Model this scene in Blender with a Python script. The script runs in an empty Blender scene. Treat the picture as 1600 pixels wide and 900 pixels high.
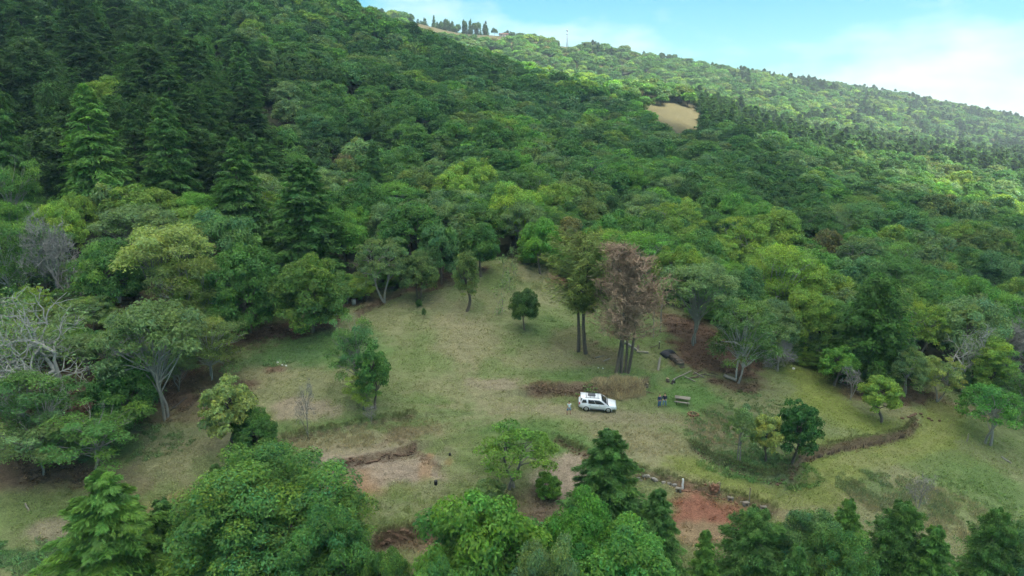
import bpy, math, random
import numpy as np
from mathutils import Vector, Matrix

random.seed(11)
rng = np.random.default_rng(11)
scene = bpy.context.scene
COL = scene.collection
R_ = math.radians

# ---------------------------------------------------------------- camera
PITCH = R_(14.5); CAMZ = 35.0; F = 1066.7
cd = bpy.data.cameras.new("camera"); cam = bpy.data.objects.new("camera", cd); COL.objects.link(cam)
cam.location = (0, 0, CAMZ); cam.rotation_euler = (math.pi / 2 - PITCH, 0, 0)
cd.lens = 24.0; cd.sensor_width = 36.0; cd.clip_start = 0.5; cd.clip_end = 20000
scene.camera = cam

# ---------------------------------------------------------------- sun, sky, exposure
SUN = Vector((0.42, -0.30, 0.86)).normalized()
sd = bpy.data.lights.new("sun", 'SUN'); sun = bpy.data.objects.new("sun", sd); COL.objects.link(sun)
sd.energy = 4.0; sd.angle = R_(0.5); sd.color = (1.0, 0.96, 0.89)
sun.rotation_euler = SUN.to_track_quat('Z', 'Y').to_euler()
world = bpy.data.worlds.new("World"); scene.world = world; world.use_nodes = True
wn, wl = world.node_tree.nodes, world.node_tree.links
wn.clear()
w_out = wn.new('ShaderNodeOutputWorld'); w_bg = wn.new('ShaderNodeBackground'); w_sky = wn.new('ShaderNodeTexSky')
w_sky.sky_type = 'NISHITA'; w_sky.sun_disc = False
w_sky.sun_elevation = math.asin(SUN.z); w_sky.sun_rotation = math.atan2(SUN.x, SUN.y)
w_sky.altitude = 900; w_sky.air_density = 1.0; w_sky.dust_density = 0.6; w_sky.ozone_density = 1.0
w_bg.inputs['Strength'].default_value = 0.066
# thin bright clouds of the open sky, everywhere alike
w_tc = wn.new('ShaderNodeTexCoord'); w_map = wn.new('ShaderNodeMapping'); w_map.inputs['Scale'].default_value = (1.0, 1.0, 2.6)
w_map.inputs['Location'].default_value = (13.383, 8.106, 5.303)
w_n = wn.new('ShaderNodeTexNoise'); w_n.inputs['Scale'].default_value = 2.0; w_n.inputs['Detail'].default_value = 7; w_n.inputs['Roughness'].default_value = 0.55
w_r = wn.new('ShaderNodeMapRange'); w_r.inputs['From Min'].default_value = 0.49; w_r.inputs['From Max'].default_value = 0.66
w_mix = wn.new('ShaderNodeMix'); w_mix.data_type = 'RGBA'
w_mix.inputs[7].default_value = (8.5, 8.9, 9.2, 1)
wl.new(w_tc.outputs['Generated'], w_map.inputs['Vector']); wl.new(w_map.outputs[0], w_n.inputs['Vector'])
wl.new(w_n.outputs['Fac'], w_r.inputs['Value']); wl.new(w_r.outputs[0], w_mix.inputs[0])
w_tint = wn.new('ShaderNodeMix'); w_tint.data_type = 'RGBA'; w_tint.blend_type = 'MULTIPLY'; w_tint.inputs[0].default_value = 1.0; w_tint.inputs[7].default_value = (0.43, 1.02, 0.98, 1)
wl.new(w_sky.outputs[0], w_tint.inputs[6]); wl.new(w_tint.outputs[2], w_mix.inputs[6]); wl.new(w_mix.outputs[2], w_bg.inputs['Color']); wl.new(w_bg.outputs[0], w_out.inputs['Surface'])
vs = scene.view_settings
vs.view_transform = 'Standard'; vs.look = 'None'; vs.exposure = 1.55; vs.gamma = 1.0; vs.use_curve_mapping = False
scene.cycles.max_bounces = 5; scene.cycles.diffuse_bounces = 3; scene.cycles.glossy_bounces = 2
scene.cycles.transmission_bounces = 4; scene.cycles.transparent_max_bounces = 6; scene.cycles.volume_bounces = 0
scene.cycles.use_denoising = True; scene.cycles.denoiser = 'OPENIMAGEDENOISE'; scene.cycles.denoising_input_passes = 'RGB_ALBEDO_NORMAL'; scene.cycles.denoising_prefilter = 'ACCURATE'
scene.cycles.use_adaptive_sampling = True; scene.cycles.adaptive_threshold = 0.03

# ---------------------------------------------------------------- small helpers
cP, sP = math.cos(PITCH), math.sin(PITCH)
def ray_u(px, row):                      # X/Y and (z-CAMZ)/Y of the ray through a pixel of the photograph
    dx = (px - 800) / F; dy = (450 - row) / F
    q = cP + dy * sP
    return dx / q, (dy * cP - sP) / q
def project(X, Y, Z):
    d = Y * cP + (CAMZ - Z) * sP
    up = Y * sP - (CAMZ - Z) * cP
    return 800 + F * X / d, 450 - F * up / d, d
_T = rng.random((256, 256))
def vnoise(x, y, s=1.0, o=0):
    x = np.asarray(x, float) / s + 17.3 + o * 31.7; y = np.asarray(y, float) / s + 5.1 + o * 13.9
    xi = np.floor(x).astype(int); yi = np.floor(y).astype(int); fx = x - xi; fy = y - yi
    fx = fx * fx * (3 - 2 * fx); fy = fy * fy * (3 - 2 * fy)
    a = _T[xi % 256, yi % 256]; b = _T[(xi + 1) % 256, yi % 256]; c = _T[xi % 256, (yi + 1) % 256]; d = _T[(xi + 1) % 256, (yi + 1) % 256]
    return (a * (1 - fx) + b * fx) * (1 - fy) + (c * (1 - fx) + d * fx) * fy
def fbm(x, y, s, o=0, k=4):
    t = 0; a = 0.5
    for i in range(k):
        t = t + a * vnoise(x, y, s, o + i); s *= 0.5; a *= 0.5
    return t / (1 - 0.5 ** k)
def sstep(a, b, x):
    t = np.clip((x - a) / (b - a), 0, 1); return t * t * (3 - 2 * t)
def nrm(a):
    return a / np.maximum(np.linalg.norm(a, axis=-1, keepdims=True), 1e-9)

# ---------------------------------------------------------------- terrain: a thin-plate surface through surveyed points
_pts = []
def cp(px, row, Y, can=0.0):
    u, e = ray_u(px, row); _pts.append((u, math.log(Y), CAMZ + Y * e - can))
def cz(px, row, z):
    u, e = ray_u(px, row); Y = (z - CAMZ) / e; _pts.append((u, math.log(Y), z))
def cw(u, Y, z): _pts.append((u, math.log(Y), z))
# the clearing
for a in [(0, 880, -4), (0, 700, 0.5), (150, 780, -2.5), (230, 660, 1), (330, 780, -2.5), (300, 600, 2), (420, 530, 4), (480, 690, 0), (450, 590, 2.2),
          (600, 850, -3.2), (600, 740, -1.2), (600, 650, 0.8), (560, 480, 5.5), (650, 440, 7), (620, 560, 3), (730, 485, 5), (790, 405, 9.5),
          (760, 600, 1.6), (800, 760, -1.6), (800, 850, -3.5), (820, 515, 4.2), (940, 640, 0), (910, 552, 2.7), (970, 580, 1.9), (930, 490, 4.5),
          (870, 440, 7.2), (1040, 640, -0.4), (1000, 745, -2), (1060, 560, 2), (1130, 590, 0.4), (1105, 800, -3.6), (1200, 580, -0.3), (1235, 755, -3.4),
          (1245, 735, -2.9), (1340, 690, -3.4), (1270, 580, -1.2), (1400, 650, -3.6), (1480, 600, -3.6), (1590, 700, -6.5), (1590, 830, -8), (1400, 800, -5.5), (1580, 620, -6),
          (1250, 850, -5), (1050, 500, 4.2)]: cz(*a)
for u in (-1.0, -0.5, 0, 0.5, 1.0):
    cw(u, 30, -9 - 2 * u); cw(u, 14, -14 - 2 * u)
# the forested slopes: (column, row of the canopy, distance, canopy height)
for a in [(850, 340, 140, 9), (700, 330, 145, 9), (760, 280, 180, 10), (600, 230, 230, 10), (720, 150, 330, 11), (800, 215, 260, 10), (620, 60, 480, 11), (540, 2, 560, 11),
          (90, 318, 150, 0), (280, 300, 150, 0), (300, 100, 200, 22), (50, 10, 230, 22), (450, 130, 260, 12), (480, 40, 400, 12), (420, 250, 190, 10),
          (0, -70, 300, 20), (300, -60, 450, 15), (430, 300, 150, 10),
          (1000, 300, 200, 10), (950, 350, 150, 9), (1200, 400, 150, 10), (1400, 350, 190, 11), (1500, 450, 140, 10), (1590, 490, 125, 9), (1300, 280, 300, 11), (1500, 310, 320, 11),
          (1590, 262, 450, 12), (1100, 232, 330, 11), (900, 230, 280, 10), (1000, 205, 440, 0), (1010, 165, 560, 0), (1090, 210, 470, 0), (1060, 162, 575, 0), (1150, 172, 560, 12), (1350, 215, 560, 12), (1550, 232, 650, 12),
          (800, 135, 470, 11), (900, 180, 430, 11), (690, 70, 520, 11),
          (700, 52, 1000, 0), (780, 56, 1020, 0), (640, 34, 960, 0), (850, 74, 1080, 0), (920, 80, 1090, 0), (1000, 92, 1100, 2), (1200, 124, 1150, 4), (1400, 150, 1200, 6), (1600, 188, 1250, 8),
          (600, 22, 1000, 10), (800, 105, 720, 10), (900, 140, 760, 10), (1100, 140, 800, 10), (1300, 170, 850, 10), (1500, 212, 880, 10), (1000, 130, 720, 10), (1220, 190, 640, 10)]: cp(*a)
for px, Y, z in [(560, 720, 112), (540, 900, 120), (450, 700, 150), (300, 700, 165), (0, 600, 165), (0, 1200, 150), (300, 1300, 130), (600, 1400, 95), (800, 1500, 60), (1000, 1600, 40), (1200, 1700, 20),
                 (1400, 1700, -10), (1600, 1800, -60), (600, 3500, -80), (1000, 3500, -100), (1600, 3500, -120), (0, 3500, -60)]:
    cw(ray_u(px, 174)[0], Y, z)
for Y, zl, zr in [(14, -8, -20), (60, 10, -18), (150, 48, -28), (400, 120, -42), (1000, 170, -40), (3500, -60, -120)]:
    cw(-1.5, Y, zl); cw(1.5, Y, zr)
CP = np.array(_pts)
def _phi(r2): return 0.5 * r2 * np.log(np.maximum(r2, 1e-12))
_n = len(CP)
_A = _phi(((CP[:, None, :2] - CP[None, :, :2]) ** 2).sum(-1)) + np.eye(_n) * 2e-4
_Pm = np.c_[np.ones(_n), CP[:, :2]]
_M = np.zeros((_n + 3, _n + 3)); _M[:_n, :_n] = _A; _M[:_n, _n:] = _Pm; _M[_n:, :_n] = _Pm.T
_W = np.linalg.solve(_M, np.r_[CP[:, 2], np.zeros(3)])
def base_h(X, Y):
    X = np.asarray(X, float); Y = np.maximum(np.asarray(Y, float), 4.0); sh = X.shape
    u = (X / Y).ravel(); v = np.log(Y).ravel(); out = np.zeros(u.size)
    for i in range(0, u.size, 40000):
        uu = np.clip(u[i:i + 40000], -1.7, 1.7); vv = v[i:i + 40000]
        r2 = (uu[:, None] - CP[:, 0]) ** 2 + (vv[:, None] - CP[:, 1]) ** 2
        out[i:i + 40000] = _phi(r2) @ _W[:_n] + _W[_n] + _W[_n + 1] * uu + _W[_n + 2] * vv
    return out.reshape(sh)
BANKS = []      # (polyline in metres, step height, half width of the face, reach of the raised side)
def height(X, Y):
    X = np.asarray(X, float); Y = np.asarray(Y, float)
    z = base_h(X, Y)
    z = z + (fbm(X, Y, 9.0, 3) - 0.5) * 0.5 + (fbm(X, Y, 1.6, 9, 2) - 0.5) * 0.10
    for poly, h, w, L in BANKS:
        lo = poly.min(0) - 3 * L; hi = poly.max(0) + 3 * L
        m = (X > lo[0]) & (X < hi[0]) & (Y > lo[1]) & (Y < hi[1])
        if not m.any(): continue
        x = X[m]; y = Y[m]; best = np.full(x.shape, 1e9); sg = np.zeros(x.shape)
        for (x0, y0), (x1, y1) in zip(poly[:-1], poly[1:]):
            dx, dy = x1 - x0, y1 - y0; l2 = dx * dx + dy * dy
            t = np.clip(((x - x0) * dx + (y - y0) * dy) / l2, 0, 1)
            d = np.hypot(x - x0 - t * dx, y - y0 - t * dy)
            s = np.sign(dx * (y - y0) - dy * (x - x0))
            k = d < best; best[k] = d[k]; sg[k] = s[k]
        ends = np.minimum(np.hypot(x - poly[0, 0], y - poly[0, 1]), np.hypot(x - poly[-1, 0], y - poly[-1, 1]))
        sdist = best * sg + (vnoise(x, y, 0.7, 4) - 0.5) * 0.35
        a = sstep(-w, w, sdist) * np.exp(-np.maximum(sdist, 0) / L) * h
        b = -(1 - sstep(-w, w, sdist)) * np.exp(-np.maximum(-sdist, 0) / L) * h * 0.25
        dz = np.zeros_like(z); dz[m] = (a + b); z = z + dz
    return z
_YS = np.exp(np.linspace(math.log(25), math.log(2500), 420))
def G(px, row):                           # where the line of sight through a pixel meets the ground
    u, e = ray_u(px, row)
    d = (CAMZ + e * _YS) - height(u * _YS, _YS)
    k = np.nonzero(d < 0)[0]
    if len(k) == 0: k = [len(_YS) - 1]
    k = max(int(k[0]), 1); a, b = _YS[k - 1], _YS[k]
    for _ in range(14):
        m = 0.5 * (a + b)
        if (CAMZ + e * m) - float(height(np.array([u * m]), np.array([m]))[0]) < 0: b = m
        else: a = m
    return Vector((u * b, b, float(height(np.array([u * b]), np.array([b]))[0])))
def hz(x, y): return float(height(np.array([x]), np.array([y]))[0])
def pl(pts): return np.array([[*G(*p).xy] for p in pts])
_b = []
for pts, h, w, L in [([(505, 735), (560, 724), (610, 714), (648, 704)], 0.75, 0.16, 5.0),
                     ([(648, 704), (668, 716), (690, 735)], 0.30, 0.25, 2.5),
                     ([(440, 696), (520, 678), (600, 662), (650, 655)], 0.5, 0.5, 6.0),
                     ([(835, 615), (880, 610), (930, 614), (985, 612), (1010, 600)], 0.9, 0.7, 5.0),
                     ([(1232, 752), (1250, 722), (1290, 708), (1340, 696), (1385, 688), (1420, 678), (1432, 662)], 0.75, 0.16, 5.0),
                     ([(1080, 700), (1110, 722), (1160, 742), (1200, 757), (1232, 754)], 0.5, 0.3, 4.0),
                     ([(995, 744), (1040, 754), (1075, 765), (1120, 776), (1165, 788), (1215, 802)], 0.55, 0.16, 3.0),
                     ([(868, 688), (905, 708), (950, 728), (995, 744)], 0.45, 0.3, 4.0),
                     ([(590, 850), (615, 842), (650, 836), (690, 838)], 0.9, 0.2, 4.0),
                     ([(560, 492), (600, 470), (640, 452), (690, 446)], 0.7, 0.4, 4.0),
                     ([(1180, 640), (1150, 660), (1120, 690), (1100, 712)], 0.0, 0.4, 4.0)]:
    _b.append((pl(pts), h, w, L))
BANKS.extend(_b)

# ---------------------------------------------------------------- materials
def mat_new(name):
    m = bpy.data.materials.new(name); m.use_nodes = True; m.node_tree.nodes.clear()
    return m, m.node_tree.nodes, m.node_tree.links
def simple_mat(name, col, rough=0.7, metal=0.0, spec=0.3, var=0.12, scale=6.0, bump=0.0, coat=0.0):
    m, n, l = mat_new(name)
    o = n.new('ShaderNodeOutputMaterial'); p = n.new('ShaderNodeBsdfPrincipled'); tc = n.new('ShaderNodeTexCoord'); no = n.new('ShaderNodeTexNoise')
    no.inputs['Scale'].default_value = scale; no.inputs['Detail'].default_value = 5
    mx = n.new('ShaderNodeMix'); mx.data_type = 'RGBA'
    mx.inputs[6].default_value = (*[c * (1 - var) for c in col], 1); mx.inputs[7].default_value = (*[min(c * (1 + var), 1) for c in col], 1)
    l.new(tc.outputs['Object'], no.inputs['Vector']); l.new(no.outputs['Fac'], mx.inputs[0]); l.new(mx.outputs[2], p.inputs['Base Color'])
    p.inputs['Roughness'].default_value = rough; p.inputs['Metallic'].default_value = metal; p.inputs['Specular IOR Level'].default_value = spec
    p.inputs['Coat Weight'].default_value = coat
    if bump:
        b = n.new('ShaderNodeBump'); b.inputs['Strength'].default_value = bump; b.inputs['Distance'].default_value = 0.02
        l.new(no.outputs['Fac'], b.inputs['Height']); l.new(b.outputs[0], p.inputs['Normal'])
    l.new(p.outputs[0], o.inputs['Surface'])
    return m
def leaf_mat(name, instanced=False, trans=0.42, gloss=0.25):
    m, n, l = mat_new(name)
    o = n.new('ShaderNodeOutputMaterial'); p = n.new('ShaderNodeBsdfPrincipled'); t = n.new('ShaderNodeBsdfTranslucent'); ms = n.new('ShaderNodeMixShader')
    if instanced:
        c = n.new('ShaderNodeAttribute'); c.attribute_type = 'INSTANCER'; c.attribute_name = 'tint'; cs = c.outputs['Color']
    else:
        c = n.new('ShaderNodeObjectInfo'); cs = c.outputs['Color']
    a = n.new('ShaderNodeAttribute'); a.attribute_type = 'GEOMETRY'; a.attribute_name = 'tone'
    mu = n.new('ShaderNodeMix'); mu.data_type = 'RGBA'; mu.blend_type = 'MULTIPLY'; mu.inputs[0].default_value = 1.0
    l.new(cs, mu.inputs[6]); l.new(a.outputs['Color'], mu.inputs[7]); l.new(mu.outputs[2], p.inputs['Base Color'])
    br = n.new('ShaderNodeMix'); br.data_type = 'RGBA'; br.blend_type = 'MULTIPLY'; br.inputs[0].default_value = 1.0; br.inputs[7].default_value = (1.25, 1.35, 0.7, 1)
    l.new(mu.outputs[2], br.inputs[6]); l.new(br.outputs[2], t.inputs['Color'])
    p.inputs['Roughness'].default_value = 0.55; p.inputs['Specular IOR Level'].default_value = gloss
    ms.inputs[0].default_value = trans
    l.new(p.outputs[0], ms.inputs[1]); l.new(t.outputs[0], ms.inputs[2]); l.new(ms.outputs[0], o.inputs['Surface'])
    return m
def tint_mat(name):                       # grass blades tinted like the soil they grow in
    m = leaf_mat(name, True, 0.25, 0.15); return m
M = {}
M['leaf'] = leaf_mat('leaf'); M['leaf_far'] = leaf_mat('leaf_far', True)
M['grass'] = tint_mat('grass_blade')
M['bark'] = simple_mat('bark', (0.13, 0.105, 0.08), 0.9, var=0.4, scale=5, bump=0.5)
M['bark_pale'] = simple_mat('bark_pale', (0.24, 0.225, 0.19), 0.9, var=0.3, scale=4, bump=0.3)
M['bark_white'] = simple_mat('bark_white', (0.34, 0.325, 0.295), 0.9, var=0.25, scale=4, bump=0.3)
M['bark_dark'] = simple_mat('bark_dark', (0.115, 0.092, 0.073), 0.95, var=0.45, scale=3, bump=0.6)
M['twig'] = simple_mat('twig', (0.285, 0.190, 0.125), 0.9, var=0.35, scale=1.2)
M['twig_grey'] = simple_mat('twig_grey', (0.26, 0.24, 0.22), 0.9, var=0.3, scale=1.2)
M['wood_grey'] = simple_mat('wood_grey', (0.25, 0.22, 0.18), 0.85, var=0.3, scale=8, bump=0.3)
M['wood_brown'] = simple_mat('wood_brown', (0.135, 0.095, 0.065), 0.85, var=0.3, scale=8, bump=0.3)
M['wood_end'] = simple_mat('wood_end', (0.42, 0.32, 0.20), 0.85, var=0.25, scale=14)
M['stone'] = simple_mat('stone', (0.26, 0.24, 0.21), 0.9, var=0.35, scale=6, bump=0.5)
M['stone_red'] = simple_mat('stone_red', (0.25, 0.13, 0.08), 0.9, var=0.35, scale=6, bump=0.5)
M['white_paint'] = simple_mat('white_paint', (0.78, 0.78, 0.76), 0.5, var=0.05)
M['car_white'] = simple_mat('car_white', (0.80, 0.81, 0.82), 0.25, spec=0.5, var=0.02, coat=0.7)
M['car_grey'] = simple_mat('car_grey', (0.12, 0.12, 0.125), 0.5, var=0.1)
M['car_silver'] = simple_mat('car_silver', (0.55, 0.56, 0.58), 0.3, metal=0.8, var=0.05)
M['glass_dark'] = simple_mat('glass_dark', (0.015, 0.018, 0.022), 0.06, spec=0.7, var=0.1)
M['rubber'] = simple_mat('rubber', (0.025, 0.025, 0.026), 0.85, var=0.2)
M['black'] = simple_mat('black_plastic', (0.02, 0.02, 0.022), 0.5, var=0.2)
M['red_lamp'] = simple_mat('red_lamp', (0.45, 0.02, 0.02), 0.25, var=0.1)
M['clear_lamp'] = simple_mat('clear_lamp', (0.65, 0.67, 0.70), 0.15, spec=0.6, var=0.05)
M['tarp'] = simple_mat('tarp', (0.022, 0.022, 0.028), 0.45, var=0.3, scale=3, bump=0.4)
M['skin'] = simple_mat('skin', (0.42, 0.24, 0.16), 0.55, var=0.06)
M['hair'] = simple_mat('hair', (0.02, 0.015, 0.012), 0.6, var=0.2)
M['metal_grey'] = simple_mat('metal_grey', (0.38, 0.39, 0.40), 0.45, metal=0.7, var=0.1)
M['soil_clod'] = simple_mat('soil_clod', (0.14, 0.085, 0.055), 0.95, var=0.35, scale=5, bump=0.5)
M['flower'] = simple_mat('flower', (0.75, 0.74, 0.68), 0.8, var=0.1)
M['roof_red'] = simple_mat('roof_red', (0.22, 0.11, 0.08), 0.8, var=0.2, scale=1)
M['plaster'] = simple_mat('plaster', (0.40, 0.38, 0.34), 0.85, var=0.1, scale=1)

# ---------------------------------------------------------------- mesh building
class MB:
    def __init__(s): s.V = []; s.Q = []; s.T = []; s.MI = []; s.n = 0
    def add(s, V, Q, tone=None, mi=0):
        V = np.asarray(V, float); Q = np.asarray(Q, int); s.V.append(V); s.Q.append(Q + s.n); s.n += len(V)
        s.T.append(np.ones((len(Q), 3)) if tone is None else np.asarray(tone, float)); s.MI.append(np.full(len(Q), mi, int)); return s
    def cards(s, C, N, D, L, W, tone=None, mi=0, fold=0.0):
        N = nrm(N); t = nrm(D - (D * N).sum(-1, keepdims=True) * N); b = np.cross(N, t); n = len(C)
        L = np.broadcast_to(L, (n,))[:, None]; W = np.broadcast_to(W, (n,))[:, None]
        f = N * W * fold
        V = np.stack([C - t * L * 0.5, C + b * W * 0.5 + t * L * 0.05 + f, C + t * L * 0.5, C - b * W * 0.5 + t * L * 0.05 + f], 1).reshape(-1, 3)
        return s.add(V, np.arange(4 * n).reshape(-1, 4), tone, mi)
    def tube(s, P, rad, sides=6, mi=0, cap=True, tone=None):
        P = np.asarray(P, float); k = len(P); rad = np.broadcast_to(np.asarray(rad, float), (k,))
        T = nrm(np.gradient(P, axis=0)); ref = np.array([0.31, 0.17, 0.93]) if abs(T[0][2]) < 0.9 else np.array([1.0, 0.1, 0.05])
        A = nrm(np.cross(T, ref)); B = np.cross(T, A)
        an = np.linspace(0, 2 * math.pi, sides, endpoint=False)
        V = P[:, None] + rad[:, None, None] * (np.cos(an)[None, :, None] * A[:, None] + np.sin(an)[None, :, None] * B[:, None])
        V = V.reshape(-1, 3); i = np.arange(k - 1)[:, None] * sides; j = np.arange(sides)[None]; j2 = (j + 1) % sides
        Q = np.stack([i + j, i + j2, i + sides + j2, i + sides + j], -1).reshape(-1, 4)
        if cap:
            V = np.vstack([V, P[0], P[-1]]); c0, c1 = k * sides, k * sides + 1; e = (k - 1) * sides
            Q = np.vstack([Q] + [[[c0, (a + 1) % sides, a, a]] for a in range(sides)] + [[[c1, e + a, e + (a + 1) % sides, e + (a + 1) % sides]] for a in range(sides)])
        return s.add(V, Q, None if tone is None else np.tile(tone, (len(Q), 1)), mi)
    def box(s, c, d, rot=None, mi=0, taper=1.0):
        x, y, z = [v / 2 for v in d]
        V = np.array([[-x, -y, -z], [x, -y, -z], [x, y, -z], [-x, y, -z], [-x * taper, -y * taper, z], [x * taper, -y * taper, z], [x * taper, y * taper, z], [-x * taper, y * taper, z]])
        if rot is not None: V = V @ np.array(Matrix(rot) if not hasattr(rot, 'to_3x3') else rot.to_3x3()).T
        return s.add(V + np.array(c), [[0, 3, 2, 1], [4, 5, 6, 7], [0, 1, 5, 4], [1, 2, 6, 5], [2, 3, 7, 6], [3, 0, 4, 7]], None, mi)
    def mesh(s, name, mats, smooth=False):
        V = np.vstack(s.V); Q = np.vstack(s.Q); T = np.vstack(s.T); MI = np.concatenate(s.MI)
        tri = Q[:, 2] == Q[:, 3]; cnt = np.where(tri, 3, 4); loops = Q[np.c_[np.ones((len(Q), 3), bool), ~tri]]
        me = bpy.data.meshes.new(name); me.vertices.add(len(V)); me.vertices.foreach_set('co', V.ravel().astype(np.float32))
        me.loops.add(len(loops)); me.loops.foreach_set('vertex_index', loops.astype(np.int32))
        me.polygons.add(len(Q)); st = np.r_[0, np.cumsum(cnt)[:-1]]
        me.polygons.foreach_set('loop_start', st.astype(np.int32)); me.polygons.foreach_set('loop_total', cnt.astype(np.int32))
        me.polygons.foreach_set('material_index', MI.astype(np.int32))
        if smooth: me.polygons.foreach_set('use_smooth', np.ones(len(Q), bool))
        a = me.attributes.new('tone', 'FLOAT_COLOR', 'FACE'); a.data.foreach_set('color', np.c_[T, np.ones(len(T))].ravel().astype(np.float32))
        for m in mats: me.materials.append(M[m] if isinstance(m, str) else m)
        me.update(calc_edges=True); me.validate(); return me
def obj(name, me, parent=None, loc=None):
    o = bpy.data.objects.new(name, me); COL.objects.link(o)
    if parent is not None: o.parent = parent
    if loc is not None: o.location = loc
    return o
def tag(o, label, cat, group=None, kind=None):
    if label: o['label'] = label
    if cat: o['category'] = cat
    if group: o['group'] = group
    if kind: o['kind'] = kind
    return o
def empty(name, loc, rz=0.0, sc=(1, 1, 1)):
    o = bpy.data.objects.new(name, None); COL.objects.link(o); o.location = loc; o.rotation_euler = (0, 0, rz); o.scale = sc
    o.empty_display_size = 0.5; return o

# ---------------------------------------------------------------- tree kinds (metres; trunk foot at the origin)
def rtone(n, g, v=0.16, yel=0.10):
    b = np.exp(g.normal(0, v, n))[:, None]; y = g.normal(0, yel, n)[:, None]
    return np.clip(b * np.hstack([1 + y, 1 + y * 0.25, 1 - y]), 0.25, 2.6)
def limb(mb, a, b, r0, r1, g, k=6, sag=0.12, mi=0, sides=5, wig=1.0):
    a = np.array(a, float); b = np.array(b, float); t = np.linspace(0, 1, k)[:, None]; L = np.linalg.norm(b - a)
    P = a + (b - a) * t + np.sin(t * math.pi) * np.array([0, 0, L * sag]) + wig * (np.sin(t * math.pi) * g.normal(0, 0.05 * L, 3) + np.sin(2 * t * math.pi) * g.normal(0, 0.03 * L, 3))
    mb.tube(P, np.linspace(r0, r1, k), sides, mi, cap=False); return P
def broadleaf(seed, H, R, hb, ncl, rc, nleaf, ls, flat=0.65, droop=-0.45, aspect=0.55, stems=1, lift=0.6, yel=0.10, gap=0.0, trunk_r=None, wood='bark', top=0.5):
    g = np.random.default_rng(seed); cr, tr = MB(), MB()
    zc = hb + (H - hb) * (1 - top); up, dn = H - zc, zc - hb
    i = np.arange(ncl) + 0.5; zz = 1 - (1 - droop) * i / ncl; ph = i * 2.39996 + g.normal(0, 0.35, ncl)
    rr = np.sqrt(np.clip(1 - zz ** 2, 0, 1)); ext = 0.80 + 0.24 * g.random(ncl); inner = g.random(ncl) < 0.22; ext[inner] *= 0.6
    p3, p2 = g.random(2) * 6.28
    ext *= 1 + 0.12 * np.sin(3 * ph + p3) + 0.10 * np.sin(2 * ph + p2)
    rcs = rc * (0.6 + 0.75 * g.random(ncl))
    C = np.stack([rr * np.cos(ph) * (R - rc * .6) * ext, rr * np.sin(ph) * (R - rc * .6) * ext, zc + np.where(zz > 0, zz * (up - rc * flat * .6), zz * dn) * ext], 1)
    if gap: keep = g.random(ncl) > gap; C, rcs = C[keep], rcs[keep]
    w = rcs ** 2; cnt = np.maximum((nleaf * w / w.sum()).astype(int), 3)
    idx = np.repeat(np.arange(len(C)), cnt); n = len(idx)
    d = nrm(g.normal(0, 1, (n, 3))); d[:, 2] = np.where(d[:, 2] < -0.35, -d[:, 2] * 0.6, d[:, 2]); d = nrm(d)
    rad = (0.55 + 0.5 * g.random(n) ** 0.7)[:, None]
    P = C[idx] + d * rad * rcs[idx][:, None] * np.array([1, 1, flat]) + g.normal(0, 0.05 * rc, (n, 3))
    N = nrm(d + np.array([0, 0, lift]) + g.normal(0, 0.55, (n, 3)))
    D = g.normal(0, 1, (n, 3)) + d * 0.8 + np.array([0, 0, -0.5])
    L = ls * (0.65 + 0.7 * g.random(n)); ct = rtone(len(C), g, 0.12, yel)
    cr.cards(P, N, D, L, L * aspect, rtone(n, g, 0.20, yel) * ct[idx], 0, 0.12)
    r = trunk_r or 0.028 * H + 0.04
    forks = []
    for s in range(stems):
        a = np.array([g.normal(0, .25), g.normal(0, .25), -0.6]) * (1 if stems > 1 else np.array([0.2, 0.2, 1]))
        b = np.array([g.normal(0, .10 * R) + (s - (stems - 1) / 2) * .25 * R, g.normal(0, .12 * R), zc + 0.1 * up])
        forks.append(limb(tr, a, b, r / stems ** .5, r * .35, g, 8, 0.0, 0, 7))
    for j in g.permutation(len(C))[:min(len(C), 22)]:
        f = forks[int(g.integers(stems))]; q = f[int(g.integers(4, 8))]
        limb(tr, q, C[j], r * .32, r * .06, g, 5, 0.05)
    return dict(crown=cr, trunk=tr, H=H, R=R, wood=wood)
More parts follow.
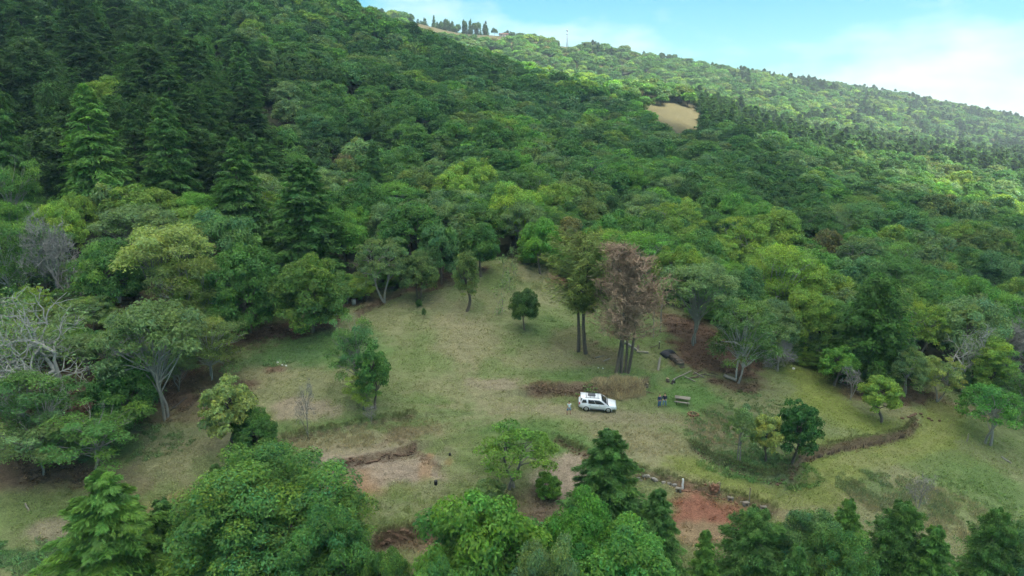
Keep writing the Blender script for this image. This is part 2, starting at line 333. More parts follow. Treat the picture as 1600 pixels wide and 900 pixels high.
def umbrella(seed, H, R, hb, ncl, nleaf, ls, wood='bark_pale', tiers=0.35, flat=0.10, sparse=0.0, rcf=0.36, stems=2):
    g = np.random.default_rng(seed); cr, tr = MB(), MB()
    a = np.arange(ncl) * 2.39996 + g.normal(0, .4, ncl); r = R * 0.86 * np.sqrt((np.arange(ncl) + .4) / ncl)
    C = np.stack([r * np.cos(a), r * np.sin(a), H - 0.22 * (H - hb) * (r / R) ** 2 - g.random(ncl) ** 1.5 * tiers * (H - hb) - 0.15], 1)
    rcs = R * rcf * (0.6 + 0.7 * g.random(ncl)) * (1 - 0.35 * r / R)
    if sparse: k = g.random(ncl) > sparse
    else: k = np.ones(ncl, bool)
    w = rcs[k] ** 2; cnt = np.maximum((nleaf * w / w.sum()).astype(int), 3); idx = np.repeat(np.nonzero(k)[0], cnt); n = len(idx)
    ang = g.random(n) * 6.283; q = np.sqrt(g.random(n)) * (0.8 + .35 * g.random(n))
    P = C[idx] + np.stack([np.cos(ang) * q * rcs[idx], np.sin(ang) * q * rcs[idx], (1 - q ** 2) * flat * 1.5 * rcs[idx] + g.normal(0, flat, n) * rcs[idx]], 1)
    N = nrm(np.array([0, 0, 1.0]) + g.normal(0, 0.42, (n, 3)) + 0.4 * np.stack([np.cos(ang) * q, np.sin(ang) * q, 0 * q], 1))
    D = np.stack([np.cos(ang), np.sin(ang), -0.2 + 0 * q], 1) + g.normal(0, .7, (n, 3)); L = ls * (.6 + .8 * g.random(n))
    cr.cards(P, N, D, L, L * .42, rtone(n, g, .18, .08) * rtone(ncl, g, .12, .08)[idx], 0, .1)
    rt = .014 * H + .05; forks = []
    for s in range(stems):
        an = s * 6.283 / stems + g.random()
        b = np.array([math.cos(an) * .22 * R, math.sin(an) * .22 * R, hb + .25 * (H - hb)])
        forks.append(limb(tr, [.32 * math.cos(an), .32 * math.sin(an), -.6], b, rt, rt * .6, g, 7, .02, 0, 6))
    for j in range(ncl):
        f = min(forks, key=lambda q_: np.linalg.norm(q_[-1][:2] - C[j][:2])); m = limb(tr, f[int(g.integers(4, 7))], C[j] - [0, 0, .1], rt * .4, rt * .10, g, 6, .10)
        for _ in range(3):
            e = C[j] + np.array([g.normal(0, .5), g.normal(0, .5), 0.02]) * rcs[j]; limb(tr, m[int(g.integers(3, 6))], e, rt * .13, rt * .04, g, 4, .08, 0, 4)
    return dict(crown=cr, trunk=tr, H=H, R=R, wood=wood)
def conifer(seed, H, R, hb, nbr, nodes, per, ls, power=0.8, dropp=0.35, roundness=0.0, wood='bark', stems=1, width=0.30, ascend=0.15, tw=0.3, fluff=0.0):
    g = np.random.default_rng(seed); cr, tr = MB(), MB()
    t = np.sort(g.random(nbr) ** 1.12); z = hb + (H - hb) * t * 0.97; an = np.arange(nbr) * 2.39996 + g.normal(0, .3, nbr)
    prof = (1 - t) ** power * (1 - roundness) + roundness * np.sqrt(np.clip(1 - (1.9 * t - .75) ** 2 / 1.32, 0.02, 1))
    L = R * prof * (0.62 + 0.48 * g.random(nbr)) + 0.05 * R
    L *= 1 + 0.10 * np.sin(2 * an + g.random() * 6)
    up = ascend * (1 + 2.0 * t) + g.normal(0, .06, nbr); s = np.linspace(0.18, 1.0, nodes)
    S = np.tile(s, nbr); I = np.repeat(np.arange(nbr), nodes)
    out = np.stack([np.cos(an), np.sin(an)], 1)[I]; lat = np.stack([-out[:, 1], out[:, 0]], 1)
    I2 = np.repeat(np.arange(len(I)), per); n = len(I2); i0 = I[I2]; s0 = np.clip(S[I2] + g.normal(0, .5 / nodes, n), .1, 1.06)
    side = g.normal(0, 1, n) * width * L[i0] * (1.12 - s0) + g.normal(0, .08, n)
    o, q = out[I2], lat[I2]
    zz = g.normal(0, fluff, n) * ls + z[i0] + L[i0] * (up[i0] * s0 - dropp * s0 ** 2) - np.abs(side) * 0.35 + g.normal(0, .06, n) * ls - g.random(n) ** 3 * ls * .5
    P = np.c_[o * (s0 * L[i0])[:, None] + q * side[:, None], zz]
    D = np.c_[o * 1.0 + q * np.sign(side)[:, None] * 0.7, -0.25 - dropp * s0] + g.normal(0, .35, (n, 3))
    N = np.c_[o * 0.45, np.ones(n)] + g.normal(0, .45, (n, 3)); l_ = ls * (.6 + .8 * g.random(n)) * (0.75 + .25 * prof[i0])
    cr.cards(P, N, D, l_, l_ * tw, rtone(n, g, .18, .08) * rtone(nbr, g, .14, .07)[i0], 0, .15)
    r = (.02 * H + .06) * (.62 if stems > 1 else 1)
    tops = []
    for k in range(stems):
        off = (np.array([math.cos(k * 2.2), math.sin(k * 2.2)]) * .06 * H / stems) if stems > 1 else np.zeros(2)
        b = np.array([off[0] * .6, off[1] * .6, H * (.97 if k == 0 else .8)]); a = np.array([off[0] * 1.1, off[1] * .5, -.6])
        tops.append(limb(tr, a, b, r, r * .08, g, 9, 0, 0, 7, .25))
    for j in g.permutation(nbr)[:90]:
        a = np.array([0, 0, z[j]]); b = np.array([math.cos(an[j]) * L[j] * .8, math.sin(an[j]) * L[j] * .8, z[j] + L[j] * (up[j] * .8 - dropp * .64)])
        limb(tr, a, b, r * .22 * (1.1 - t[j]), .015, g, 4, .03, 0, 4)
    return dict(crown=cr, trunk=tr, H=H, R=R, wood=wood)
def dead_conifer(seed, H, R, hb):
    g = np.random.default_rng(seed); cr, tr = MB(), MB(); stems = []
    for k, (bx, tx) in enumerate([(-.55, -.42), (.05, -.05), (.75, .36), (.45, .05)]):
        stems.append(limb(tr, [bx, g.normal(0, .2), -.6], [tx * R * .6, g.normal(0, .25 * R), H * (.93 - .06 * k)], .22 - .02 * k, .03, g, 10, 0, 0, 7, .4))
    Ps, Ds, Ls = [], [], []
    for k, st in enumerate(stems):
        for b in range(85):
            t = g.random(); zz = hb + (H - hb) * t * .98; base = np.array([np.interp(zz, st[:, 2], st[:, 0]), np.interp(zz, st[:, 2], st[:, 1]), zz]) if zz < st[-1, 2] else st[-1]
            a = g.random() * 6.283; env = (math.sqrt(max(0.05, 1 - (1.75 * t - .60) ** 2 / 1.40)) * (1 - .35 * t)) * R * .84
            e = base + np.array([math.cos(a) * env, math.sin(a) * env, env * (.35 + .45 * g.random())]) * (.45 + .65 * g.random())
            e[2] = min(e[2], H)
            P = limb(tr, base, e, .05, .012, g, 4, -.06, 1, 4)
            for q in np.linspace(.25, 1, 16):
                c = base + (e - base) * q; m = 1 + int(g.random() < .75)
                Ps.append(c + g.normal(0, .22, (m, 3))); Ds.append(nrm(e - base) * .7 + np.array([0, 0, .5]) + g.normal(0, .65, (m, 3))); Ls.append(.5 + .7 * g.random(m))
    P = np.vstack(Ps); D = np.vstack(Ds); L = np.concatenate(Ls); n = len(P)
    cr.cards(P, g.normal(0, 1, (n, 3)), D, L, .055 + .05 * g.random(n), rtone(n, g, .2, .08), 0)
    return dict(crown=cr, trunk=tr, H=H, R=R, wood='bark_dark', crownmat='twig', wood2='twig')
def bare(seed, H, R, levels=4, wood='bark_pale', kids=4, r0=None, leaves=0, ls=.3, spread=1.0):
    g = np.random.default_rng(seed); tr, cr = MB(), MB(); tips = []
    def grow(a, d, L, r, lv):
        b = a + d * L; P = limb(tr, a, b, r, r * .62, g, 5 if lv > 1 else 4, .03, 0, 6 if lv >= levels - 1 else 4)
        if lv == 0: tips.append(P[-1]); return
        for k in range(kids + (1 if lv == 1 else 0)):
            q = P[int(g.integers(2, len(P)))] if k else P[-1]
            nd = nrm(d * .75 + g.normal(0, .62 * spread, 3) + np.array([0, 0, .12])); grow(q, nd, L * (.62 + .2 * g.random()), r * .58, lv - 1)
    grow(np.array([0, 0, -.5]), nrm(np.array([g.normal(0, .06), g.normal(0, .06), 1.0])), H * .36, r0 or .02 * H + .04, levels)
    T = np.array(tips); m = T.max(0); sz = H / T[:, 2].max(); rr = np.hypot(T[:, 0], T[:, 1]).max()
    for i, v in enumerate(tr.V): tr.V[i] = v * np.array([R / rr, R / rr, sz])
    T = T * np.array([R / rr, R / rr, sz]); n = leaves or len(T) * 4
    i = g.integers(0, len(T), n); D = nrm(g.normal(0, 1, (n, 3)) + np.array([0, 0, .4]))
    if leaves: cr.cards(T[i] + g.normal(0, .35, (n, 3)), g.normal(0, .6, (n, 3)) + [0, 0, 1], D, ls * (.6 + .8 * g.random(n)), ls * .45, rtone(n, g, .2, .1), 0)
    else: cr.cards(T[i] + D * .2, g.normal(0, 1, (n, 3)), D, .45 + .5 * g.random(n), .03 + .02 * g.random(n), rtone(n, g, .2, .05), 0)
    return dict(crown=cr, trunk=tr, H=H, R=R, wood=wood, crownmat='leaf' if leaves else 'twig_grey')
KIND = {}
def reg(key, p):
    cv = np.vstack(p['crown'].V); p['R'] = float(np.percentile(np.hypot(cv[:, 0], cv[:, 1]), 98)); p['H'] = float(np.percentile(cv[:, 2], 99.7))
    KIND[key] = (p['trunk'].mesh(key + '_trunk', [p['wood'], p.get('wood2', p['wood'])], True), p['crown'].mesh(key + '_crown', [p.get('crownmat', 'leaf')]), p['H'], p['R'])
reg('near_fir', conifer(1, 13, 5.6, 0.8, 150, 11, 40, 0.42, .8, .30, tw=.24))
reg('near_fir_b', conifer(2, 12, 5.0, 0.5, 175, 10, 36, 0.37, .66, .22, .34, tw=.28, fluff=.35, width=.36))
reg('near_fir_c', conifer(3, 12, 3.6, 0.5, 150, 9, 30, 0.36, .75, .30, .12, tw=.28, fluff=.22, width=.30))
reg('near_mix', broadleaf(4, 12.5, 6.4, 0.6, 260, 1.0, 88000, .225, .75, -.7, .5, yel=.16))
reg('near_bright', broadleaf(5, 11, 5.2, 1.2, 110, 1.1, 30000, .34, .75, -.5, .50, yel=.13))
reg('near_dense', broadleaf(6, 11, 5.0, 1.0, 180, .9, 62000, .21, .75, -.6, .55, yel=.12))
reg('near_dense_b', broadleaf(7, 10, 4.6, 1.0, 150, .9, 54000, .215, .75, -.6, .55, yel=.15))
reg('round', broadleaf(10, 9, 4.5, .9, 80, 1.0, 21000, .32, .85, -.65, .55))
reg('low_round', broadleaf(19, 9, 4.8, .2, 140, .85, 24000, .32, .8, -.8, .55, top=.55))
reg('round_b', broadleaf(11, 10, 5.0, 1.2, 85, 1.05, 21000, .34, .85, -.6, .55, stems=2))
reg('dome', broadleaf(12, 10, 5.5, 1.6, 90, 1.1, 21000, .35, .8, -.45, .5, top=.58))
reg('dome_b', broadleaf(13, 11, 5.6, 1.8, 70, 1.3, 19000, .37, .85, -.45, .5, top=.58, gap=.08))
reg('lumpy', broadleaf(14, 10.5, 5.0, 1.2, 48, 1.55, 19000, .37, .85, -.5, .55, gap=.08))
reg('tall_oval', broadleaf(15, 13, 3.0, 2.6, 90, .9, 14000, .32, .8, -.8, .5))
reg('small_round', broadleaf(16, 5.5, 2.3, 1.2, 60, .58, 9000, .24, .75, -.65, .55))
reg('sparse', broadleaf(17, 8, 4.5, 1.6, 60, .8, 7500, .28, .65, -.4, .5, gap=.25, stems=2, wood='bark_pale'))
reg('loose', broadleaf(18, 10, 5.0, 1.6, 110, .85, 11500, .32, .6, -.5, .45, gap=.15, stems=2, wood='bark_pale'))
reg('flat', umbrella(20, 9, 5.5, 2.6, 44, 15000, .32, tiers=.55, flat=.16, rcf=.30))
reg('flat_b', umbrella(21, 8.5, 6.0, 1.8, 56, 14000, .31, 'bark_white', tiers=.80, flat=.16, rcf=.28))
reg('flat_thin', umbrella(22, 8, 5.0, 1.8, 40, 9000, .30, tiers=.75, sparse=.12, stems=1, flat=.14, rcf=.30))
reg('fir', conifer(30, 22, 8.0, 1.0, 260, 11, 15, .74, .75, .32, tw=.28))
reg('fir_b', conifer(31, 20, 6.2, 1.0, 250, 10, 14, .75, .7, .28, .15, tw=.28))
reg('fir_c', conifer(32, 18, 6.0, .3, 240, 9, 17, .60, .8, .20, .65, ascend=.25, fluff=.6, width=.42))
reg('fir_d', conifer(35, 21, 7.0, 2.5, 170, 10, 14, .80, .6, .38, .1, tw=.26))
reg('cypress', conifer(33, 17, 4.6, 6.6, 120, 9, 10, .60, .55, .06, .75, 'bark_dark', 2, ascend=.40, tw=.2, fluff=.4, width=.34))
reg('dead', dead_conifer(34, 18, 5.2, 4.6))
reg('bare', bare(40, 8, 6.0, 4, 'bark_white', 4, leaves=2000, ls=.28, spread=1.25))
reg('bare_b', bare(44, 9, 4.8, 4, 'twig_grey', 5, spread=1.35))
reg('bare_thin', bare(42, 5.5, 1.8, 3, 'bark_pale', 4, r0=.11))
reg('pole_tree', bare(43, 9, 2.2, 3, 'bark_pale', 3, r0=.10, leaves=420, ls=.4))

FOL = (1.68, 1.76, 1.26)
LEAF = dict(dark=(.044, .085, .028), mid=(.066, .125, .038), deep=(.052, .110, .034), bright=(.082, .164, .036), yellow=(.125, .180, .042), olive=(.092, .122, .044), grey=(.100, .145, .075),
            blue=(.066, .124, .056), fir=(.052, .108, .032), fir_y=(.080, .150, .036), brown=(.13, .105, .07), russet=(.115, .105, .05), flowering=(.17, .20, .085), rust=(.105, .105, .042))
NT = 0
def put_tree(kind, X, Y, H, R, col, name, label, group=None, rz=None, cat='tree'):
    global NT; NT += 1
    tm, cm, H0, R0 = KIND[kind]; z = hz(X, Y)
    e = empty(name, (X, Y, z), random.random() * 6.28 if rz is None else rz, (R / R0, R / R0, H / H0))
    t = obj('trunk', tm, e); c = obj('crown', cm, e)
    cc = LEAF[col] if isinstance(col, str) else col; v = random.uniform(.9, 1.1); c.color = (cc[0] * v * FOL[0], cc[1] * v * FOL[1], cc[2] * v * FOL[2], 1); e.rotation_euler.x, e.rotation_euler.y = (0, 0) if kind in ('dead', 'cypress') else (random.gauss(0, .03), random.gauss(0, .03))
    return tag(e, label, cat, group)
PLACED = []
def tree(kind, px, top, w, base=None, Y=None, col='mid', name='broadleaf_tree', label='', group=None, rz=None, cat='tree'):
    if base is not None: p = G(px, base); X, Yy = p.x, p.y
    else: Yy = Y; X = ray_u(px, 600 if Y < 120 else 300)[0] * Y
    z = hz(X, Yy)
    if base is None:
        for _ in range(3):                # column of the trunk as seen
            d = Yy * cP + (CAMZ - z - 4) * sP; X = (px - 800) / F * d; z = hz(X, Yy)
    H = CAMZ + Yy * ray_u(px, top)[1] - z
    d = Yy * cP + (CAMZ - z - H / 2) * sP; R = w / 2 / F * d
    PLACED.append((X, Yy, R))
    return put_tree(kind, X, Yy, H, R, col, name, label, group, rz, cat)

# ---------------------------------------------------------------- the ground, one sheet
us = np.unique(np.round(np.r_[np.arange(-1.7, -.86, .03), np.arange(-.86, .86, .0055), np.arange(.86, 1.71, .03)], 5))
ys = np.r_[np.exp(np.arange(math.log(8), math.log(44), .03)), np.exp(np.arange(math.log(44), math.log(128), .0048)), np.exp(np.arange(math.log(128), math.log(520), .015)), np.exp(np.arange(math.log(520), math.log(1400), .022)), np.exp(np.linspace(math.log(1400), math.log(2300), 8))]
UU, YY = np.meshgrid(us, ys); XX = UU * YY; ZZ = height(XX, YY)
SOIL = dict(grass=(.134, .184, .060), green=(.100, .178, .052), lime=(.182, .212, .055), tan=(.250, .222, .128), straw=(.300, .245, .145), red=(.250, .115, .075), orange=(.300, .175, .085), litter=(.135, .085, .058),
            dirt=(.175, .120, .080), leafmould=(.058, .060, .034), meadow=(.128, .112, .056), weed=(.125, .160, .075), deepgreen=(.075, .135, .050), sand=(.285, .225, .165))  # the deepest green is a darker turf colour
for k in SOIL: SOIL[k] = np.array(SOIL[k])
n1 = fbm(XX, YY, 14, 21); n2 = fbm(XX, YY, 4.2, 33); n3 = fbm(XX, YY, 1.3, 41, 2)
dry = (.09 + .54 * sstep(.33, .70, n1 * .62 + n2 * .28 + n3 * .10))[..., None]
CC = SOIL['grass'] * (1 - dry) + SOIL['tan'] * dry
# (column, row, half width m, half depth m, soil, strength, turn)
PATCH = [(470, 545, 9, 5, 'green', .8, .2), (440, 560, 7, 3.5, 'deepgreen', .7, .2), (600, 560, 8, 5, 'grass', .5, 0), (560, 540, 5, 5, 'green', .5, 0), (690, 470, 6, 5, 'green', .45, 0), (640, 620, 8, 4, 'grass', .6, 0), (880, 690, 8, 2.4, 'green', .75, -.2), (800, 660, 7, 2.5, 'green', .5, 0),
         (500, 660, 8, 2.2, 'green', .7, .2), (900, 585, 6, 2.5, 'green', .55, 0), (1090, 630, 5.5, 3.6, 'green', .95, .1), (1110, 650, 2.5, 2.2, 'green', .9, 0), (1060, 590, 3, 1.4, 'green', .7, 0), (860, 510, 4, 5, 'green', .5, 0), (1000, 590, 3, 2.6, 'green', .6, 0),
         (730, 530, 5, 8, 'tan', .7, .3), (740, 610, 9, 3.5, 'tan', .55, 0), (700, 480, 3, 7, 'tan', .6, .4), (400, 590, 6, 3.5, 'tan', .6, 0), (470, 640, 5, 2.5, 'sand', .75, .1), (660, 470, 5, 3, 'tan', .6, .3),
         (860, 560, 5, 4, 'tan', .55, 0), (820, 640, 9, 1.6, 'tan', .40, 0), (960, 650, 11, 1.5, 'sand', .45, 0), (890, 530, 4, 4, 'dirt', .5, 0), (940, 555, 4, 3, 'dirt', .6, 0), (770, 600, 4, 2, 'sand', .6, 0),
         (606, 752, 7.8, 4.9, 'sand', .98, .12), (545, 765, 3.0, 2.6, 'orange', .60, 0), (665, 735, .8, 1.6, 'orange', .5, 0), (672, 712, .4, .7, 'orange', .7, 0), (702, 722, .4, .7, 'orange', .9, 0), (510, 712, 5, 1.6, 'sand', .9, .15), (560, 690, 8, 2.4, 'tan', .75, .15), (600, 770, 3, .8, 'orange', .4, .1),
         (590, 800, 5, 3, 'grass', .6, 0), (700, 770, 7, 2, 'grass', .6, 0), (650, 850, 4, 1, 'dirt', .8, 0), (640, 675, 4, 1.6, 'dirt', .55, .3),
         (880, 755, 3.2, 5.0, 'sand', .95, -.5), (840, 790, 3.5, 3.0, 'dirt', .5, 0), (760, 720, 5, 2.5, 'grass', .5, 0),
         (1106, 800, 4.6, 3.2, 'red', 1.0, -.2), (1088, 825, 3.2, 2.6, 'red', .9, 0), (1120, 850, 4, 3, 'tan', .6, 0), (1145, 795, 2.0, 1.3, 'red', .9, -.2),
         (1010, 690, 6, 3, 'tan', .75, 0), (1040, 720, 4, 2, 'tan', .6, 0), (1080, 725, 3.0, 2.0, 'lime', .8, 0), (1130, 755, 6, 1.5, 'lime', .45, -.3), (1180, 775, 7, 1.4, 'straw', .45, -.3), (1270, 770, 5, 2, 'straw', .45, 0),
         (1150, 690, 6, 5, 'weed', .6, 0), (1110, 670, 3.0, 4.0, 'dirt', .45, .3), (1180, 660, 4.5, 4, 'weed', .5, 0), (1210, 740, 5, 1.4, 'green', .6, -.2),
         (1270, 590, 4, 8, 'lime', .8, 0), (1320, 650, 8, 4.0, 'lime', .75, -.2), (1290, 690, 4, 2, 'lime', .5, 0), (1300, 735, 4.0, 3.0, 'lime', .9, 0), (1350, 720, 5, 1.2, 'straw', .5, .25), (1440, 690, 6, 2, 'lime', .7, .3), (1400, 705, 5, .9, 'straw', .6, .25),
         (1480, 660, 4, 5, 'lime', .6, 0), (1400, 775, 6, 3, 'weed', .45, 0), (1420, 740, 8, 3, 'tan', .6, 0), (1500, 740, 8, 4, 'grass', .8, 0), (1560, 770, 6, 4, 'green', .45, 0), (1430, 810, 6, 3, 'tan', .5, 0),
         (1390, 640, 4, 2.5, 'straw', .4, 0), (1430, 620, 6, 3.0, 'litter', .9, 0), (1340, 610, 5, 3.0, 'litter', .8, 0), (1500, 640, 4, 2, 'dirt', .5, 0),
         (1130, 560, 7, 6, 'litter', 1.0, .2), (1090, 520, 6, 7, 'litter', 1.0, 0), (1060, 500, 4, 5, 'litter', .9, 0), (1150, 600, 4.5, 1.8, 'litter', .9, 0), (1120, 645, 2, 2, 'litter', .4, 0),
         (970, 600, 3.2, 1.6, 'straw', .95, 0), (900, 607, 5, .9, 'dirt', .8, 0), (850, 612, 3, .8, 'dirt', .7, 0), (880, 440, 3, 3, 'red', .85, 0), (860, 460, 3, 4, 'tan', .5, 0), (830, 420, 5, 6, 'straw', .6, 0), (932, 535, .8, .8, 'dirt', 1, 0),
         (430, 520, 7, 2.5, 'litter', 1.0, .2), (510, 500, 3.0, 2.2, 'litter', .95, .5), (560, 470, 3.5, 2.5, 'litter', .9, .4), (660, 440, 6, 3, 'litter', 1.0, 0), (700, 425, 6, 3, 'litter', 1, 0), (640, 445, 4, .8, 'dirt', .9, 0),
         (120, 420, 16, 16, 'leafmould', .9, 0), (120, 560, 18, 14, 'litter', .9, 0), (100, 640, 12, 7, 'litter', .95, .2), (30, 720, 9, 4, 'litter', .9, 0), (250, 600, 10, 5, 'litter', .8, .2), (300, 640, 6, 3, 'dirt', .6, .2), (120, 760, 9, 2.2, 'dirt', .5, 0),
         (330, 520, 10, 8, 'litter', .9, 0), (170, 690, 9, 2.5, 'deepgreen', .8, .15), (60, 800, 6, 3, 'grass', .7, 0), (90, 830, 4, 1.4, 'sand', .7, .3), (40, 870, 9, 1.8, 'deepgreen', .85, .1), (300, 720, 7, 3, 'tan', .6, 0), (270, 790, 4, 2, 'orange', .35, 0), (290, 680, 6, 2, 'tan', .5, 0), (380, 730, 6, 2, 'grass', .5, 0),
         (427, 578, 1.6, 1.1, 'dirt', 1.0, 0), (180, 470, 8, 5, 'litter', .9, 0), (1083, 648, .6, .6, 'dirt', 1.0, 0), (930, 452, 5, 5, 'dirt', .5, 0)]
nz = fbm(XX, YY, 3.0, 55) - .5; nzf = fbm(XX, YY, .9, 61, 2) - .5
for px, row, rx, ry, s, st, tn in PATCH:
    p = G(px, row); dx, dy = XX - p.x, YY - p.y; c, s_ = math.cos(tn), math.sin(tn)
    q = np.hypot((dx * c + dy * s_) / rx, (-dx * s_ + dy * c) / ry)
    m = (q < 2.2)
    if not m.any(): continue
    a = (st * (1 - sstep(.62, 1.2, q + nz * 1.1 + nzf * .5)))[..., None]; CC = CC * (1 - a) + SOIL[s] * a
# worn wheel tracks
def near_line(P):
    best = np.full(XX.shape, 1e9)
    for (x0, y0), (x1, y1) in zip(P[:-1], P[1:]):
        dx, dy = x1 - x0, y1 - y0; t = np.clip(((XX - x0) * dx + (YY - y0) * dy) / (dx * dx + dy * dy), 0, 1); best = np.minimum(best, np.hypot(XX - x0 - t * dx, YY - y0 - t * dy))
    return best
for pts_, s, st in [([(640, 700), (700, 668), (780, 650), (870, 646), (960, 650), (1060, 655)], 'tan', .5), ([(780, 648), (740, 600), (720, 540), (715, 490), (740, 440)], 'tan', .5), ([(1230, 800), (1290, 750), (1340, 718), (1420, 698), (1475, 668), (1480, 630)], 'straw', .5), ([(1060, 655), (1010, 690), (960, 720)], 'tan', .4), ([(470, 660), (560, 640), (680, 640), (780, 650)], 'tan', .4)]:
    d_ = near_line(pl(pts_)); a = (st * np.maximum(1 - sstep(.12, .50, np.abs(d_ - .78) + nzf * .5), .45 * (1 - sstep(.8, 2.2, d_ + nz * 2))))[..., None]; CC = CC * (1 - a) + SOIL[s] * a
for pts_, wd_ in (([(1100, 735), (1150, 765), (1215, 782), (1275, 768)], 1.5), ([(1275, 768), (1295, 735), (1345, 716), (1420, 696), (1468, 672), (1478, 640)], 2.2), ([(1262, 575), (1285, 620), (1335, 655), (1390, 668)], 3.0)):
    a = (.62 * (1 - sstep(.7, 1.25, near_line(pl(pts_)) / wd_ + nz * .8 + nzf * .3)))[..., None]; CC = CC * (1 - a) + SOIL['lime'] * a
# bare faces of the cut banks (dark exposed earth)
for (poly, h, w, L), s, wd in zip(BANKS, ['dirt', 'dirt', 'dirt', 'dirt', 'litter', 'weed', 'dirt', 'dirt', 'litter', 'litter', 'dirt'], [.30, .25, .12, .5, .36, .25, .2, .2, .4, .5, .1]):
    best = np.full(XX.shape, 1e9)
    for (x0, y0), (x1, y1) in zip(poly[:-1], poly[1:]):
        dx, dy = x1 - x0, y1 - y0; t = np.clip(((XX - x0) * dx + (YY - y0) * dy) / (dx * dx + dy * dy), 0, 1)
        best = np.minimum(best, np.hypot(XX - x0 - t * dx, YY - y0 - t * dy))
    a = ((1 - sstep(.5, 1.3, best / wd + nzf * .9)) * .85)[..., None]; CC = CC * (1 - a) + SOIL[s] * a
# beyond the clearing: forest floor, with hayfields on the ridge
EDGE_PX = [-300, 0, 200, 400, 560, 650, 780, 880, 980, 1080, 1200, 1350, 1500, 1600, 1900]
EDGE_Y = [104, 104, 104, 100, 105, 113, 121, 117, 110, 103, 96, 94, 93, 92, 92]
def edge_y(px): return np.interp(px, EDGE_PX, EDGE_Y)
PXv, ROWv, _ = project(XX, YY, ZZ)
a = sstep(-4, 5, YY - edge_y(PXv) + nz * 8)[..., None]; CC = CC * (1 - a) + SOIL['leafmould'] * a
def meadow(px, row, Y, low=0.0):
    px = px + (vnoise(px, row, 14, 3) - .5) * 26; row = row + (vnoise(px, row, 9, 5) - .5) * 12
    m1 = (Y > 800) & (Y < 1150) & (px > 634) & (px < 815) & (row > 20 + (px - 640) * .10) & (row < 58 + (px - 700) * .06) & (row < 40 + (px - 634) * .38)
    m2 = (Y > 400) & (Y < 620) & (px > 1003 + (row - 165) * .2) & (px < 1094) & (row > 159 + (px - 1010) * .15) & (row < 198 + (px - 1010) * .16)
    m3 = (Y > 960) & (Y < 1300) & (row < np.interp(px, [815, 900, 960, 1100, 1300, 1500, 1600], [68, 82, 90, 108, 130, 160, 184])) & (px > 815)
    return m1, m2, m3
_m = meadow(PXv, ROWv, YY); _m2 = (YY > 395) & (YY < 640) & (PXv > 996) & (PXv < 1100) & (ROWv > 148) & (ROWv < 222)
for m in (_m[0] | ((YY > 780) & (YY < 1150) & (PXv > 625) & (PXv < 825) & (ROWv < 75)), _m2, _m[2]): CC[m] = SOIL['meadow'] * (.7 + .6 * fbm(XX, YY, 30, 12)[m][:, None])
CC *= (.78 + .16 * n3)[..., None]
nr, nc = XX.shape
V = np.stack([XX, YY, ZZ], -1).reshape(-1, 3); ii = (np.arange(nr - 1)[:, None] * nc + np.arange(nc - 1)[None]).ravel()
gm = MB(); gm.add(V, np.stack([ii, ii + 1, ii + nc + 1, ii + nc], 1))
mg, n, l = mat_new('soil_and_turf')
o = n.new('ShaderNodeOutputMaterial'); p = n.new('ShaderNodeBsdfPrincipled'); at = n.new('ShaderNodeAttribute'); at.attribute_name = 'soil'
tc = n.new('ShaderNodeTexCoord'); na = n.new('ShaderNodeTexNoise'); na.inputs['Scale'].default_value = 1.6; na.inputs['Detail'].default_value = 8; na.inputs['Roughness'].default_value = .7
nb = n.new('ShaderNodeTexNoise'); nb.inputs['Scale'].default_value = 7.0; nb.inputs['Detail'].default_value = 6
mr = n.new('ShaderNodeMapRange'); mr.inputs['From Min'].default_value = .3; mr.inputs['From Max'].default_value = .7; mr.inputs['To Min'].default_value = .72; mr.inputs['To Max'].default_value = 1.28
mr2 = n.new('ShaderNodeMapRange'); mr2.inputs['From Min'].default_value = .3; mr2.inputs['From Max'].default_value = .7; mr2.inputs['To Min'].default_value = .75; mr2.inputs['To Max'].default_value = 1.25
mm = n.new('ShaderNodeMath'); mm.operation = 'MULTIPLY'; mu = n.new('ShaderNodeVectorMath'); mu.operation = 'SCALE'
bp = n.new('ShaderNodeBump'); bp.inputs['Strength'].default_value = .6; bp.inputs['Distance'].default_value = .12
for q in (na, nb): l.new(tc.outputs['Object'], q.inputs['Vector'])
l.new(na.outputs['Fac'], mr.inputs['Value']); l.new(nb.outputs['Fac'], mr2.inputs['Value']); l.new(mr.outputs[0], mm.inputs[0]); l.new(mr2.outputs[0], mm.inputs[1])
l.new(at.outputs['Color'], mu.inputs[0]); l.new(mm.outputs[0], mu.inputs['Scale']); l.new(mu.outputs[0], p.inputs['Base Color'])
l.new(mm.outputs[0], bp.inputs['Height']); l.new(bp.outputs[0], p.inputs['Normal']); p.inputs['Roughness'].default_value = .95; p.inputs['Specular IOR Level'].default_value = .1
l.new(p.outputs[0], o.inputs['Surface'])
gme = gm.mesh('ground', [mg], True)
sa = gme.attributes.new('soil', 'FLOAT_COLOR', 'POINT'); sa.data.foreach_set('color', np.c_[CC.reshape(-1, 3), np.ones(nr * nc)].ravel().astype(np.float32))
ground = obj('ground', gme); ground['kind'] = 'structure'
_ly = np.log(ys)
def soil_at(x, y):
    i = np.clip(np.searchsorted(ys, y), 0, nr - 1); j = np.clip(np.searchsorted(us, x / y), 0, nc - 1); return CC[i, j]

